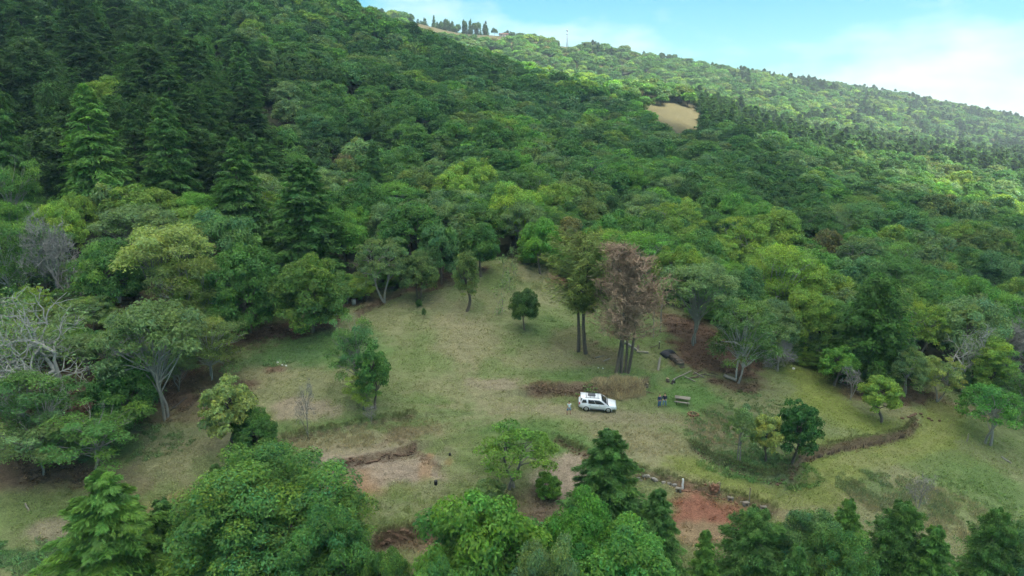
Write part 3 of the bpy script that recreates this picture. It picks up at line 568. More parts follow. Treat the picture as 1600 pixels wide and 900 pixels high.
# ---------------------------------------------------------------- the cloud whose shade lies on the near slopes
SH = np.array([(-800, -300), (-800, 1000), (-330, 900), (-150, 760), (-20, 640), (95, 560), (170, 470), (205, 400), (190, 300), (270, 255), (520, 190), (560, -300)], float)
CH = 620.0; OFF = np.array([SUN.x, SUN.y]) / SUN.z * (CH - 20)
gx, gy = np.meshgrid(np.arange(-900, 700, 16.0), np.arange(-420, 1100, 16.0))
def sd_poly(x, y, P):
    d = np.full(x.shape, 1e9); ins = np.zeros(x.shape, bool)
    for (x0, y0), (x1, y1) in zip(P, np.roll(P, -1, 0)):
        dx, dy = x1 - x0, y1 - y0; t = np.clip(((x - x0) * dx + (y - y0) * dy) / (dx * dx + dy * dy), 0, 1)
        d = np.minimum(d, np.hypot(x - x0 - t * dx, y - y0 - t * dy)); ins ^= ((y0 > y) != (y1 > y)) & (x < dx * (y - y0) / (dy if dy else 1e-9) + x0)
    return np.where(ins, d, -d)
sdp = sd_poly(gx, gy, SH) + (fbm(gx, gy, 110, 71) - .5) * 120
dens = sstep(-25, 70, sdp); thick = np.sqrt(np.clip(sdp + 26, 0, 400) / 400) * 90 * (.5 + fbm(gx, gy, 150, 75))
bot = CH - thick * .25 + (fbm(gx, gy, 70, 77) - .5) * 14; topz = CH + thick + (fbm(gx, gy, 50, 79) - .5) * 30 * dens + 1
ids = -np.ones(gx.shape, int); inside = sdp > -25; ids[inside] = np.arange(inside.sum()); k = int(inside.sum())
Vb = np.stack([gx + OFF[0], gy + OFF[1], bot], -1)[inside]; Vt = np.stack([gx + OFF[0], gy + OFF[1], topz], -1)[inside]
q = np.stack([ids[:-1, :-1], ids[:-1, 1:], ids[1:, 1:], ids[1:, :-1]], -1).reshape(-1, 4); q = q[(q >= 0).all(1)]
cl = MB(); cl.add(np.vstack([Vb, Vt]), np.vstack([q[:, ::-1], q + k]))
mc, n, l = mat_new('cloud')
o = n.new('ShaderNodeOutputMaterial'); tl = n.new('ShaderNodeBsdfTranslucent'); tp = n.new('ShaderNodeBsdfTransparent'); ms = n.new('ShaderNodeMixShader'); at = n.new('ShaderNodeAttribute'); at.attribute_name = 'dens'
tl.inputs['Color'].default_value = (.97, .96, .94, 1)
l.new(at.outputs['Fac'], ms.inputs[0]); l.new(tp.outputs[0], ms.inputs[1]); l.new(tl.outputs[0], ms.inputs[2]); l.new(ms.outputs[0], o.inputs['Surface'])
cme = cl.mesh('cloud', [mc], True); da = cme.attributes.new('dens', 'FLOAT', 'POINT'); dv = dens[inside]; da.data.foreach_set('value', np.r_[dv, dv].astype(np.float32))
cloud = tag(obj('cloud', cme), 'broad grey-white cloud drifting over the near slopes', None, None, 'stuff')

# ---------------------------------------------------------------- trees of the clearing, one by one
T = tree
B, Cn = 'broadleaf_tree', 'conifer_tree'
# along the lower edge, nearest the camera
T('near_fir', 178, 742, 270, Y=47, col='fir_y', name=Cn, label='big yellow-green conifer with layered drooping sprays in the lower left corner')
T('near_fir_c', 268, 785, 120, Y=50, col='fir', name=Cn, label='dark conifer wedged between the two biggest trees of the lower left edge')
T('near_mix', 425, 712, 300, Y=50, col='mid', name=B, label='huge dense mixed-green tree rising left of the tan earth pad, bottom edge')
T('near_dense_b', 520, 800, 170, Y=45, col='deep', name=B, label='dark green leafy tree leaning right of the huge mixed-green tree, bottom edge')
T('near_fir_c', 345, 728, 60, Y=56, col='dark', name=Cn, label='small dark pointed conifer behind the shoulder of the huge mixed-green tree')
T('near_dense', 610, 862, 110, Y=42, col='mid', name=B, label='low green tree at the bottom edge under the dark earth bank')
T('near_bright', 742, 778, 215, Y=44, col='bright', name=B, label='bright lime-green tree with large leaf clumps, bottom edge centre')
T('near_dense_b', 690, 868, 120, Y=39, col='mid', name=B, label='mid green bush-like crown below the bright lime-green tree')
T('near_dense', 905, 786, 170, Y=45, col=(.055, .135, .028), name=B, label='fresh green domed tree at the foot of the tall middle conifer')
T('near_dense_b', 985, 836, 200, Y=42, col=(.066, .136, .034), name=B, label='bright green billowing crown at the bottom edge below the red earth pad')
T('near_dense', 850, 850, 140, Y=40, col='grey', name=B, label='greyish green crown at the bottom edge beside the bright lime-green tree')
T('near_fir_c', 951, 676, 148, Y=55, col='fir', name=Cn, label='tall dense dark conifer standing just left of the stone row')
T('near_fir_c', 1027, 765, 92, Y=52, col='fir', name=Cn, label='dark conifer in front of the left corner of the red earth pad')
T('near_fir_c', 1100, 828, 64, Y=48, col='fir_y', name=Cn, label='slim green conifer poking up below the red earth pad')
T('near_fir_b', 1178, 798, 140, Y=50, col=(.056, .116, .036), name=Cn, label='broad green conifer at the right corner of the red earth pad')
T('near_dense', 1262, 800, 130, Y=50, col='blue', name=B, label='bluish green leafy tree beside the broad conifer, bottom edge')
T('near_fir_c', 1315, 782, 80, Y=52, col='fir_y', name=Cn, label='feathery pointed conifer where the grassy lane meets the bottom trees')
T('near_dense_b', 1300, 838, 110, Y=46, col='mid', name=B, label='mid green crown in front of the feathery pointed conifer')
T('near_fir_b', 1396, 790, 120, Y=51, col='fir', name=Cn, label='dark round-topped conifer below the weedy bank, bottom edge')
T('near_fir_c', 1446, 826, 100, Y=49, col=(.060, .128, .032), name=Cn, label='fresh green conifer leaning against the dark round-topped conifer')
T('near_fir_b', 1535, 800, 100, Y=52, col='fir', name=Cn, label='dark conifer second from the right bottom corner')
T('near_dense', 1590, 820, 110, Y=52, col='blue', name=B, label='grey-green tree cut by the right bottom corner')
T('near_fir_c', 1230, 855, 90, Y=44, col='fir', name=Cn, label='dark low conifer between the broad conifer and the bluish tree')
# in the clearing
T('small_round', 362, 595, 92, base=708, col='flowering', name=B, label='pale yellow-topped leafy tree left of the terraced bank')
T('low_round', 400, 640, 75, base=716, col='deep', name=B, label='dark green bushy tree touching the pale yellow-topped tree')
T('sparse', 800, 668, 140, base=765, col=(.085, .150, .035), name=B, label='spindly tree with scattered leaf tufts and bare limbs below the white car')
T('low_round', 856, 741, 46, base=778, col='bright', name='shrub', label='small bright leafy bush right of the spindly tufted tree', cat='shrub')
T('low_round', 762, 750, 62, base=800, col='grey', name='shrub', label='greyish shrub behind the bright lime-green tree', cat='shrub')
T('small_round', 587, 540, 58, base=640, col='deep', name=B, label='upright dark green tree in the middle of the left lawn')
T('flat_thin', 556, 500, 85, base=618, col='blue', name=B, label='wispy flat-topped tree just behind the upright tree on the left lawn')
T('flat_thin', 565, 592, 60, base=640, col='yellow', name=B, label='low yellow-green spreading tree at the foot of the upright lawn tree')
T('bare_thin', 482, 592, 34, base=686, name='bare_tree', label='thin leafless pale sapling on the edge of the left terrace')
T('bare_thin', 580, 630, 26, base=662, name='bare_tree', label='short leafless stick tree on the terrace edge under the lawn tree')
T('tall_oval', 729, 392, 44, base=486, col='olive', name=B, label='slender oval tree standing alone at the top of the lawn')
T('round', 820, 452, 50, base=516, col=(.052, .092, .030), name=B, label='small round dark green tree beside the dry slope, lawn top')
T('pole_tree', 785, 396, 44, base=487, col='grey', name='bare_tree', label='thin pale pole-like tree with few leaves at the lawn top')
T('pole_tree', 796, 385, 34, base=450, col='grey', name='bare_tree', label='second thin pale tree behind the pole-like tree')
T('cypress', 908, 358, 122, base=552, col=(.105, .125, .046), name=Cn, label='tall brownish green cypress with two dark trunks beside the dead tree')
T('dead', 970, 376, 124, base=582, name='dead_tree', label='tall dead brown conifer with bare dark trunks behind the white car', rz=0.0)
T('loose', 600, 372, 92, base=474, col='grey', name=B, label='pale green tree in front of the dark gap at the left lawn edge')
T('round_b', 655, 395, 70, base=470, col=(.075, .110, .045), name=B, label='pale speckled tree standing forward of the lawn top forest')
T('round', 690, 352, 70, base=442, col='blue', name=B, label='dense blue-green tree on the earth bank above the lawn')
T('round', 752, 350, 68, base=432, col='deep', name=B, label='dense deep green tree right of the earth bank above the lawn')
T('round', 845, 342, 70, base=428, col='bright', name=B, label='bright green tree left of the tall brownish cypress')
T('low_round', 655, 468, 11, base=480, col='deep', name='shrub', label='tiny dark clipped bush at the left lawn top', cat='shrub')
T('small_round', 663, 482, 8, base=497, col='dark', name='shrub', label='small dark pointed seedling alone on the upper lawn', cat='shrub')
# right-hand side
T('flat', 1085, 412, 128, base=538, col='grey', name=B, label='wide flat-crowned pale tree above the log pile')
T('flat_b', 1152, 470, 116, base=595, col=(.070, .120, .045), name=B, label='spreading umbrella tree with white branches beside the grey bench')
T('fir_c', 1349, 434, 132, base=592, col=(.040, .086, .020), name=Cn, label='big rounded dark conifer at the right edge of the clearing')
T('small_round', 1303, 543, 62, base=604, col='bright', name=B, label='bright green round tree at the foot of the big rounded conifer')
T('bare_thin', 1328, 570, 36, base=625, name='bare_tree', label='small grey leafless tree between two bright trees on the right')
T('small_round', 1374, 590, 66, base=658, col='yellow', name=B, label='light yellow-green round tree above the cut lane bank')
T('loose', 1465, 560, 66, base=628, col='flowering', name=B, label='pale yellowish loose tree at the end of the cut lane')
T('loose', 1415, 545, 70, base=618, col='grey', name=B, label='grey-green tree with leaning trunk behind the light round tree')
T('sparse', 1545, 606, 118, base=694, col=(.055, .135, .035), name=B, label='open-limbed green tree beside the lane at the right')
T('flat_thin', 1590, 575, 90, base=660, col='mid', name=B, label='thin tree cut by the right picture edge beside the lane')
T('tall_oval', 1540, 530, 60, base=630, col='yellow', name=B, label='yellow-green oval tree behind the open-limbed lane tree')
T('bare', 1500, 500, 110, base=610, col='grey', name='bare_tree', label='half-bare grey tree with tangled pale limbs at the right')
T('bare_b', 1560, 492, 90, base=600, name='bare_tree', label='leafless silvery tree at the far right forest edge')
T('sparse', 1153, 634, 56, base=722, col='grey', name=B, label='half-leafless grey tree, left of three trees on the weedy bank')
T('small_round', 1193, 648, 52, base=722, col=(.20, .215, .080), name=B, label='small cream-flowering tree, middle of three on the weedy bank')
T('small_round', 1240, 631, 72, base=737, col=(.026, .072, .020), name=B, label='dense dark round-headed tree, right of three on the weedy bank')
T('bare_thin', 1432, 735, 46, base=802, name='bare_tree', label='low tangled leafless shrub on the weedy slope right of the lane')
T('dome', 1200, 470, 90, base=560, col='grey', name=B, label='pale dome-shaped tree behind the spreading umbrella tree')
T('bare_b', 1215, 525, 60, base=580, name='bare_tree', label='grey leafless bush beside the dark hollow right of the umbrella tree')
T('round_b', 1250, 455, 90, base=560, col='yellow', name=B, label='yellow-green tree left of the big rounded conifer')
# grove at the left
T('low_round', 392, 384, 118, base=520, col='deep', name=B, label='dense emerald round tree at the left lawn edge')
T('low_round', 487, 400, 122, base=520, col=(.072, .118, .034), name=B, label='large light green round tree next to the emerald tree')
T('flat', 258, 476, 165, base=655, col='grey', name=B, label='wide flat-topped tree with twin white trunks at the left grove edge')
T('flat_b', 330, 500, 120, base=592, col='olive', name=B, label='olive flat-topped tree beside the twin white trunks')
T('low_round', 200, 560, 110, base=664, col='deep', name=B, label='dark dense tree left of the twin white trunks')
T('bare', 105, 452, 250, base=640, col='grey', name='bare_tree', label='large sprawling silvery half-bare tree at the far left')
T('bare', 30, 470, 160, base=610, col='olive', name='bare_tree', label='half-bare tree cut by the left picture edge')
T('flat_b', 60, 585, 150, base=700, col=(.055, .110, .040), name=B, label='flat green tree low at the left picture edge')
T('flat_thin', 160, 640, 160, base=735, col='mid', name=B, label='low spreading tree in front of the dark dense grove tree')
T('flat_thin', 60, 655, 130, base=745, col='grey', name=B, label='thin-crowned low tree on brown litter at the left edge')
T('bare_b', 95, 325, 95, base=478, name='bare_tree', label='purplish grey leafless tree among the left grove')
T('bare_b', 210, 500, 80, base=600, name='bare_tree', label='grey twiggy leafless tree in the middle of the grove')
T('flat', 272, 352, 150, base=500, col='flowering', name=B, label='pale dome-topped tree with visible limbs above the grove')
T('flat_b', 310, 402, 130, base=522, col='olive', name=B, label='layered olive tree behind the emerald tree')
T('dome', 345, 330, 130, base=455, col='blue', name=B, label='blue-green spreading tree under the two middle conifers')
T('flat', 225, 322, 130, base=430, col='grey', name=B, label='grey-green layered tree under the left tall conifer')
T('round_b', 140, 302, 52, base=400, col='yellow', name=B, label='yellow-green weeping tree under the left tall conifer')
T('flat_thin', 35, 252, 84, base=385, col='mid', name=B, label='tiered light green tree at the left edge above the grove')
T('flat_b', 30, 345, 110, base=480, col='mid', name=B, label='green layered tree at the left edge beside the leafless purplish tree')
T('dome', 180, 375, 110, base=500, col='mid', name=B, label='green tree right of the leafless purplish tree')
T('round', 310, 430, 70, base=520, col='yellow', name=B, label='small yellow-green crown in the grove behind the emerald tree')
T('lumpy', 545, 330, 80, Y=122, col='bright', name=B, label='bright green tree right of the two middle conifers')
# tall conifers
T('fir', 162, 132, 140, Y=138, col=(.080, .158, .042), name=Cn, label='tallest bright conifer with drooping branches, upper left')
T('fir_b', 268, 152, 92, Y=140, col='fir', name=Cn, label='dark drooping conifer right of the tallest bright conifer')
T('fir', 18, 138, 92, Y=132, col='fir', name=Cn, label='dark conifer cut by the left picture edge')
T('fir', 380, 216, 128, Y=124, col='fir', name=Cn, label='dark broad conifer, left of the two above the emerald tree')
T('fir_b', 478, 248, 132, Y=117, col=(.046, .098, .030), name=Cn, label='dark broad conifer, right of the two above the emerald tree')
T('fir_b', 590, 225, 50, Y=190, col='fir', name=Cn, label='small dark pointed conifer rising out of the mid-slope forest')

# ---------------------------------------------------------------- the forest
BOXES = [(92, 236, 130, 300, 139), (222, 316, 152, 285, 141), (318, 442, 214, 375, 125), (414, 542, 246, 395, 118), (1288, 1412, 430, 590, 99), (0, 66, 138, 245, 133)]   # sightlines to the tall conifers stay open
def in_poly(x, y, P):
    c = False
    for (x0, y0), (x1, y1) in zip(P, P[1:] + P[:1]):
        if (y0 > y) != (y1 > y) and x < (x1 - x0) * (y - y0) / (y1 - y0) + x0: c = not c
    return c
GROVE = [(-90, 320), (560, 430), (520, 488), (400, 515), (350, 560), (305, 605), (215, 650), (120, 690), (-90, 705)]
SHAPE = dict(dome='domed', round='round', flat_b='layered', flat='flat-topped', loose='loose', low_round='bushy', bare_b='leafless', small_round='round', round_b='round', lumpy='lumpy', dome_b='domed')
tries = 0; nf = 0
while nf < 52 and tries < 900:
    tries += 1; px_ = random.uniform(-70, 540); Y_ = random.uniform(68, 106); X_ = ray_u(px_, 500)[0] * Y_; gp = project(X_, Y_, hz(X_, Y_))
    if not in_poly(gp[0], gp[1], GROVE) or min(math.hypot(X_ - a_ , Y_ - b_) - .45 * r_ for a_, b_, r_ in PLACED) < 1.2: continue
    kd = random.choice(['dome', 'round', 'flat_b', 'flat', 'loose', 'low_round', 'loose', 'bare_b', 'flat_b']); R_t = random.uniform(2.2, 3.5); H_t = R_t * random.uniform(1.25, 1.75) + .8; cn = random.choice(['mid', 'grey', 'olive', 'deep', 'yellow', 'blue', 'mid', 'grey'])
    where = 'near the sprawling silvery half-bare tree' if gp[0] < 110 else ('near the dark dense tree of the left grove' if gp[0] < 230 else ('near the twin white trunks' if gp[0] < 340 else 'near the emerald round tree'))
    tp_ = project(X_, Y_, hz(X_, Y_) + H_t)
    if any(b0 < tp_[0] < b1 and c0 < tp_[1] < c1 for b0, b1, c0, c1, _y in BOXES): continue
    tn_ = dict(mid='mid green', grey='grey-green', olive='olive', deep='deep green', yellow='yellow-green', blue='blue-green')[cn]; nf += 1; PLACED.append((X_, Y_, R_t))
    put_tree(kd, X_, Y_, H_t, R_t, cn, 'bare_tree' if kd == 'bare_b' else B, (f'{"small" if R_t < 2.9 else "large"} grey leafless tree {where}' if kd == 'bare_b' else f'{"small" if R_t < 2.9 else "large"} {tn_} {SHAPE[kd]} tree {where}'), 'trees of the left grove')
for k_ in range(120):
    px_ = random.uniform(420, 1610)
    if 620 < px_ < 720 or 770 < px_ < 830: continue
    Y_ = float(edge_y(px_)) + random.uniform(-2.0, 4.5); X_ = ray_u(px_, 500)[0] * Y_; gp = project(X_, Y_, hz(X_, Y_))
    if 1010 < gp[0] < 1160 and random.random() < .7: continue
    cn = random.choice(['mid', 'grey', 'olive', 'deep', 'yellow', 'blue', 'bright']); tn_ = dict(mid='mid green', grey='grey-green', olive='olive', deep='deep green', yellow='yellow-green', blue='blue-green', bright='bright green')[cn]
    where = 'left of the lawn top' if px_ < 620 else ('above the lawn top' if px_ < 860 else ('behind the dead brown tree' if px_ < 1060 else ('behind the umbrella tree' if px_ < 1280 else ('beside the big rounded conifer' if px_ < 1430 else 'behind the open-limbed lane tree')))); R_t = random.uniform(1.3, 2.9)
    put_tree(random.choice(['low_round', 'round', 'loose', 'low_round']), X_, Y_, R_t * random.uniform(1.1, 1.8), R_t, cn, 'shrub', f'{"small" if R_t < 2.1 else "large"} {tn_} shrub at the forest edge {where}', 'shrubs along the forest edge', None, 'shrub')
PA = np.array(PLACED)
cand = []
Yf = 90.0
while Yf < 1380:
    s = np.interp(Yf, [100, 220, 400, 800, 1400], [7.8, 9.4, 10.2, 11.2, 12.5]); lim = .86
    x = -lim * Yf + random.random() * s
    while x < lim * Yf:
        cand.append((x + random.uniform(-.38, .38) * s, Yf + random.uniform(-.38, .38) * s, s)); x += s
    Yf += s * .88
cand = np.array(cand); cX, cY, cS = cand.T
cZ = height(cX, cY); cpx, crow, _ = project(cX, cY, cZ + 9); gpx, grow_, _ = project(cX, cY, cZ)
ok = cY > edge_y(gpx) + 1.5
for m in meadow(gpx, grow_, cY)[:2]: ok &= ~m
ok &= ~meadow(cpx, crow, cY)[1] & ~meadow(cpx, crow - 6, cY)[1] & ~(meadow(cpx, crow + 3, np.full(len(cY), 480.0))[1] & (cY > 330) & (cY < 640))
ok &= ~(meadow(cpx, crow + 3, np.full(len(cY), 900.0))[0] & (cY > 620))
ok &= ~((np.abs(cpx - 886) < 15) & (cY > 940))
for bx0, bx1, by0, by1, bY in BOXES: ok &= ~((cpx > bx0) & (cpx < bx1) & (crow > by0) & (crow < by1) & (cY < bY))
m3 = meadow(gpx, grow_, cY)[2]; ok &= ~m3 | (rng.random(len(cX)) < .16)
near = cY < 200
d2 = np.full(len(cX), 1e9)
for X, Y, R in PLACED: d2 = np.minimum(d2, np.hypot(cX - X, cY - Y) - R * .62)
ok &= d2 > 2.0
ok &= ~((cpx < 440) & (cY < 300) & (crow < 320) & (rng.random(len(cX)) < .35))
# what no line of sight can reach is left out
ub = np.linspace(-.95, .95, 381); yb = np.exp(np.linspace(math.log(90), math.log(1500), 260))
gU, gY = np.meshgrid(ub, yb); gE = (height(gU * gY, gY) + 7 * (gY > 125) - CAMZ) / gY; cm = np.maximum.accumulate(gE, 0)
ci = np.clip(np.searchsorted(yb, cY * .975), 0, 259); cj = np.clip(np.searchsorted(ub, cX / cY), 0, 380)
ok &= (cZ + 16 - CAMZ) / cY > cm[ci, cj] - .004
cX, cY, cZ, cS, cpx, crow = [a[ok] for a in (cX, cY, cZ, cS, cpx, crow)]; N = len(cX)
r1, r2, r3 = rng.random(N), rng.random(N), rng.random(N); ln = fbm(cX, cY, 60, 91); ln2 = fbm(cX, cY, 35, 95)
fir = ((cpx < 440) & (cY < 300) & (crow < 300) & (r1 < .86)) | ((cY > 455) & (cY < 690) & (cpx > 1085) & (r1 < np.where(cpx < 1320, .97, .85)) & (crow < 275)) | ((cY > 940) & (ln > .56) & (r1 < .8)) | ((cY > 700) & (ln2 > .60) & (cpx > 1150)) | (r1 < .003)
names = list('x' * N); tint = np.zeros((N, 3)); tone_name = []
for i in range(N):
    if fir[i]: c = 'dark' if r2[i] < .7 else 'fir'; t_ = 'dark green' if c == 'fir' else 'sombre green'
    else:
        w_ = r2[i] * .55 + ln[i] * .45 + np.interp(cY[i], [110, 190, 300, 520, 620], [.07, .03, -.07, -.09, .05])  # upper-slope cloud shade put into the leaf tone; near belt made lighter
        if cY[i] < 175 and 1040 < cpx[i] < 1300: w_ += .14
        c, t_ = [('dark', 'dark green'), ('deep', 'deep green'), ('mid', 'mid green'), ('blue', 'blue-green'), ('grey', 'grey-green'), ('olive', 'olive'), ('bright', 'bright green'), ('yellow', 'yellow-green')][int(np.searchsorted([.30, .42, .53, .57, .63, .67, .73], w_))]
        if r3[i] < .008: c, t_ = 'brown', 'brownish'
        elif r3[i] < .02: c, t_ = 'russet', 'russet'
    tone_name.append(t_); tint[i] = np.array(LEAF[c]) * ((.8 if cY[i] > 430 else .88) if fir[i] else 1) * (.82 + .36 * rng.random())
rad = cS * np.where(fir, np.where(cY < 320, .78, .5), .60) * np.exp((r3 - .45) * .75); hgt = np.where(fir, np.where(cY < 320, 19, 14), 11) * (.70 + .5 * rng.random(N)) * np.exp((r3 - .5) * .4)
order = np.argsort(-(rad / cY) * np.where((cpx > -60) & (cpx < 1660), 1, .01)); big = set(order[:300].tolist())
BK = ['round', 'round_b', 'dome', 'dome_b', 'lumpy', 'dome', 'dome_b', 'flat', 'flat_b', 'loose']
def zone(px, row):
    if px < 110: return 'the slope at the left edge'
    if px < 240: return 'the slope behind the tallest bright conifer'
    if px < 340: return 'the slope behind the dark drooping conifer'
    if px < 440: return 'the slope behind the two middle conifers'
    if px < 620: return 'the forest behind the bright grove trees'
    if px < 860: return 'the forest above the top of the lawn'
    if px < 1060: return 'the forest behind the dead brown tree'
    if px < 1300: return 'the forest behind the umbrella tree'
    return 'the hollow behind the big rounded conifer'
SHP = dict(round='round', round_b='round', dome='domed', dome_b='domed', lumpy='lumpy', flat='flat-topped', flat_b='flat-topped', loose='loose')
for i in sorted(big):
    sz = 'tall ' if hgt[i] > (20.5 if fir[i] else 11.2) else ('low ' if hgt[i] < (17 if fir[i] else 8.6) else ''); wd = 'broad ' if rad[i] / cS[i] > (.86 if fir[i] else .75) else ('narrow ' if rad[i] / cS[i] < (.70 if fir[i] else .60) else '')
    bnd = ', front' if cY[i] < edge_y(cpx[i]) + 14 else (', middle' if cY[i] < edge_y(cpx[i]) + 34 else ', rear')
    if fir[i]: kd = ['fir', 'fir_b', 'fir_c', 'fir_d'][int(rng.integers(4))]; lab = f"{sz}{wd}{tone_name[i]} conifer on {zone(cpx[i], crow[i])}{bnd}" if cpx[i] < 440 else f"{sz}{wd}{tone_name[i]} conifer in {zone(cpx[i], crow[i])}{bnd}"; nm = Cn
    else: kd = BK[int(rng.integers(len(BK)))]; lab = f"{sz}{wd}{tone_name[i]} {SHP[kd]} tree {'on' if cpx[i] < 440 else 'in'} {zone(cpx[i], crow[i])}{bnd}"; nm = B
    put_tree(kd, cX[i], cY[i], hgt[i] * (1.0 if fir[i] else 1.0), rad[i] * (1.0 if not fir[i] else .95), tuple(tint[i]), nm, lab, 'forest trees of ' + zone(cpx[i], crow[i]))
# the rest of the forest reads as one mass
far_col = bpy.data.collections.new('far_tree_kinds')
def far_kind(name, p):
    mb = MB(); mb.add(np.vstack(p['crown'].V), np.vstack(p['crown'].Q), np.vstack(p['crown'].T), 0); mb.add(np.vstack(p['trunk'].V), np.vstack(p['trunk'].Q), None, 1)
    o = bpy.data.objects.new(name, mb.mesh(name, ['leaf_far', 'bark'])); far_col.objects.link(o)
for k, (sd_, args) in enumerate([(60, (62, 1.2, 5200, .60)), (61, (46, 1.45, 4800, .62)), (62, (85, 1.05, 5200, .58)), (63, (40, 1.6, 4800, .62)), (64, (60, 1.25, 5200, .60))]):
    far_kind('a%d_broadleaf' % k, broadleaf(sd_, 10, 5, 1.6, *args, flat=.88, droop=-.4, top=.55))
for k in range(2): far_kind('b%d_conifer' % k, conifer(70 + k, 18, 5.5, .8, 130, 8, 5, 1.25, .8, .25, .2 * k))
for k in range(3): far_kind('c%d_broadleaf' % k, broadleaf(80 + k, 10, 5, 1.8, 34, 1.55, 1700, 1.05, .9, -.3, top=.58))
for k in range(2): far_kind('d%d_conifer' % k, conifer(90 + k, 18, 5.0, .8, 60, 5, 4, 2.2, .75, .2, .2 * k))
rest = [i for i in range(N) if i not in big]
def scatter(name, pts, kind, rot, scl, tin, coll, label):
    me = bpy.data.meshes.new(name); me.vertices.add(len(pts)); me.vertices.foreach_set('co', np.asarray(pts, np.float32).ravel())
    a = me.attributes.new('kind_index', 'INT', 'POINT'); a.data.foreach_set('value', np.asarray(kind, np.int32))
    a = me.attributes.new('turn', 'FLOAT_VECTOR', 'POINT'); a.data.foreach_set('vector', np.asarray(rot, np.float32).ravel())
    a = me.attributes.new('size', 'FLOAT_VECTOR', 'POINT'); a.data.foreach_set('vector', np.asarray(scl, np.float32).ravel())
    a = me.attributes.new('tint', 'FLOAT_COLOR', 'POINT'); a.data.foreach_set('color', np.c_[tin, np.ones(len(tin))].astype(np.float32).ravel())
    o = obj(name, me); ng = bpy.data.node_groups.new(name + '_nodes', 'GeometryNodeTree')
    ng.interface.new_socket('Geometry', in_out='INPUT', socket_type='NodeSocketGeometry'); ng.interface.new_socket('Geometry', in_out='OUTPUT', socket_type='NodeSocketGeometry')
    nn, nl = ng.nodes, ng.links; gi, go = nn.new('NodeGroupInput'), nn.new('NodeGroupOutput'); ci_, ip = nn.new('GeometryNodeCollectionInfo'), nn.new('GeometryNodeInstanceOnPoints')
    ci_.inputs['Collection'].default_value = coll; ci_.inputs['Separate Children'].default_value = True; ci_.inputs['Reset Children'].default_value = True
    ip.inputs['Pick Instance'].default_value = True
    for key, dt, sock in (('kind_index', 'INT', 'Instance Index'), ('turn', 'FLOAT_VECTOR', 'Rotation'), ('size', 'FLOAT_VECTOR', 'Scale')):
        na_ = nn.new('GeometryNodeInputNamedAttribute'); na_.data_type = dt; na_.inputs['Name'].default_value = key
        if sock == 'Rotation':
            e2 = nn.new('FunctionNodeEulerToRotation'); nl.new(na_.outputs['Attribute'], e2.inputs[0]); nl.new(e2.outputs[0], ip.inputs[sock])
        else: nl.new(na_.outputs['Attribute'], ip.inputs[sock])
    nl.new(gi.outputs[0], ip.inputs['Points']); nl.new(ci_.outputs[0], ip.inputs['Instance']); nl.new(ip.outputs[0], go.inputs[0])
    md = o.modifiers.new('scatter', 'NODES'); md.node_group = ng
    return tag(o, label, None, None, 'stuff')
for p0, p1, Ya, k_, h_ in [(676, 765, 1035, 46, 17), (640, 668, 1000, 10, 12), (765, 815, 1040, 14, 9), (826, 868, 1080, 14, 10), (914, 935, 1092, 12, 13), (952, 962, 1095, 6, 12), (1002, 1085, 1100, 34, 13), (1130, 1180, 1130, 12, 8), (1218, 1268, 1150, 30, 15), (1280, 1330, 1165, 24, 11), (1334, 1372, 1180, 26, 12), (1470, 1500, 1215, 10, 8), (1575, 1600, 1245, 10, 10), (565, 600, 1000, 8, 11)]:
    for _ in range(k_):
        px_ = random.uniform(p0, p1); y_ = Ya + random.uniform(-18, 18); x_ = ray_u(px_, 100)[0] * y_
        i_ = len(cX); cX = np.append(cX, x_); cY = np.append(cY, y_); cZ = np.append(cZ, hz(x_, y_)); fir = np.append(fir, random.random() < .65); tint = np.vstack([tint, np.array(LEAF['dark']) * random.uniform(.7, 1.1)])
        rad = np.append(rad, random.uniform(2.8, 5.6)); hgt = np.append(hgt, h_ * random.uniform(.6, 1.3)); rest.append(i_)
ri = np.array(rest); kk = np.where(cY[ri] < 430, np.where(fir[ri], 5 + rng.integers(0, 2, len(ri)), rng.integers(0, 5, len(ri))), np.where(fir[ri], 10 + rng.integers(0, 2, len(ri)), 7 + rng.integers(0, 3, len(ri))))
H0 = np.where(fir[ri], 18, 10); R0 = np.where(fir[ri], 5.3, 5.0)
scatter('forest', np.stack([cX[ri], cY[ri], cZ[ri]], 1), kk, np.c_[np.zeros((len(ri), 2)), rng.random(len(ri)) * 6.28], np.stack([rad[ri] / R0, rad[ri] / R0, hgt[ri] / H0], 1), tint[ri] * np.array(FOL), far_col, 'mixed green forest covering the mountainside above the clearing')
print('TREES', NT, 'far', len(ri))

# ---------------------------------------------------------------- grasses (uncountable ground cover)
def tuft(name, nb, hgt_, spread, wid, seed, lean=.5):
    g = np.random.default_rng(seed); a = g.random(nb) * 6.283; r = spread * np.sqrt(g.random(nb)); h = hgt_ * (.5 + .7 * g.random(nb))
    b = np.stack([np.cos(a) * r, np.sin(a) * r, -.03 + 0 * a], 1); d = nrm(np.stack([np.cos(a) * lean * (.3 + g.random(nb)), np.sin(a) * lean * (.3 + g.random(nb)), np.ones(nb)], 1) + g.normal(0, .25, (nb, 3)))
    mb = MB(); mb.cards(b + d * h[:, None] * .5, g.normal(0, 1, (nb, 3)), d, h, wid, rtone(nb, g, .22, .10)); return mb.mesh(name, ['grass'])
gcol = bpy.data.collections.new('grass_kinds')
for nm, a in (('a_turf', (16, .10, .24, .035, 1, .9)), ('b_turf', (20, .15, .28, .04, 2, .8)), ('c_tall', (26, .55, .30, .05, 3, .5)), ('d_straw', (34, .85, .30, .035, 4, .45)), ('e_weed', (40, .40, .38, .14, 5, .9)), ('f_litter', (26, .17, .42, .09, 6, 9.0))):
    gcol.objects.link(bpy.data.objects.new(nm, tuft(nm, *a)))
g = np.random.default_rng(77)
pts, knd, tin, scl = [], [], [], []
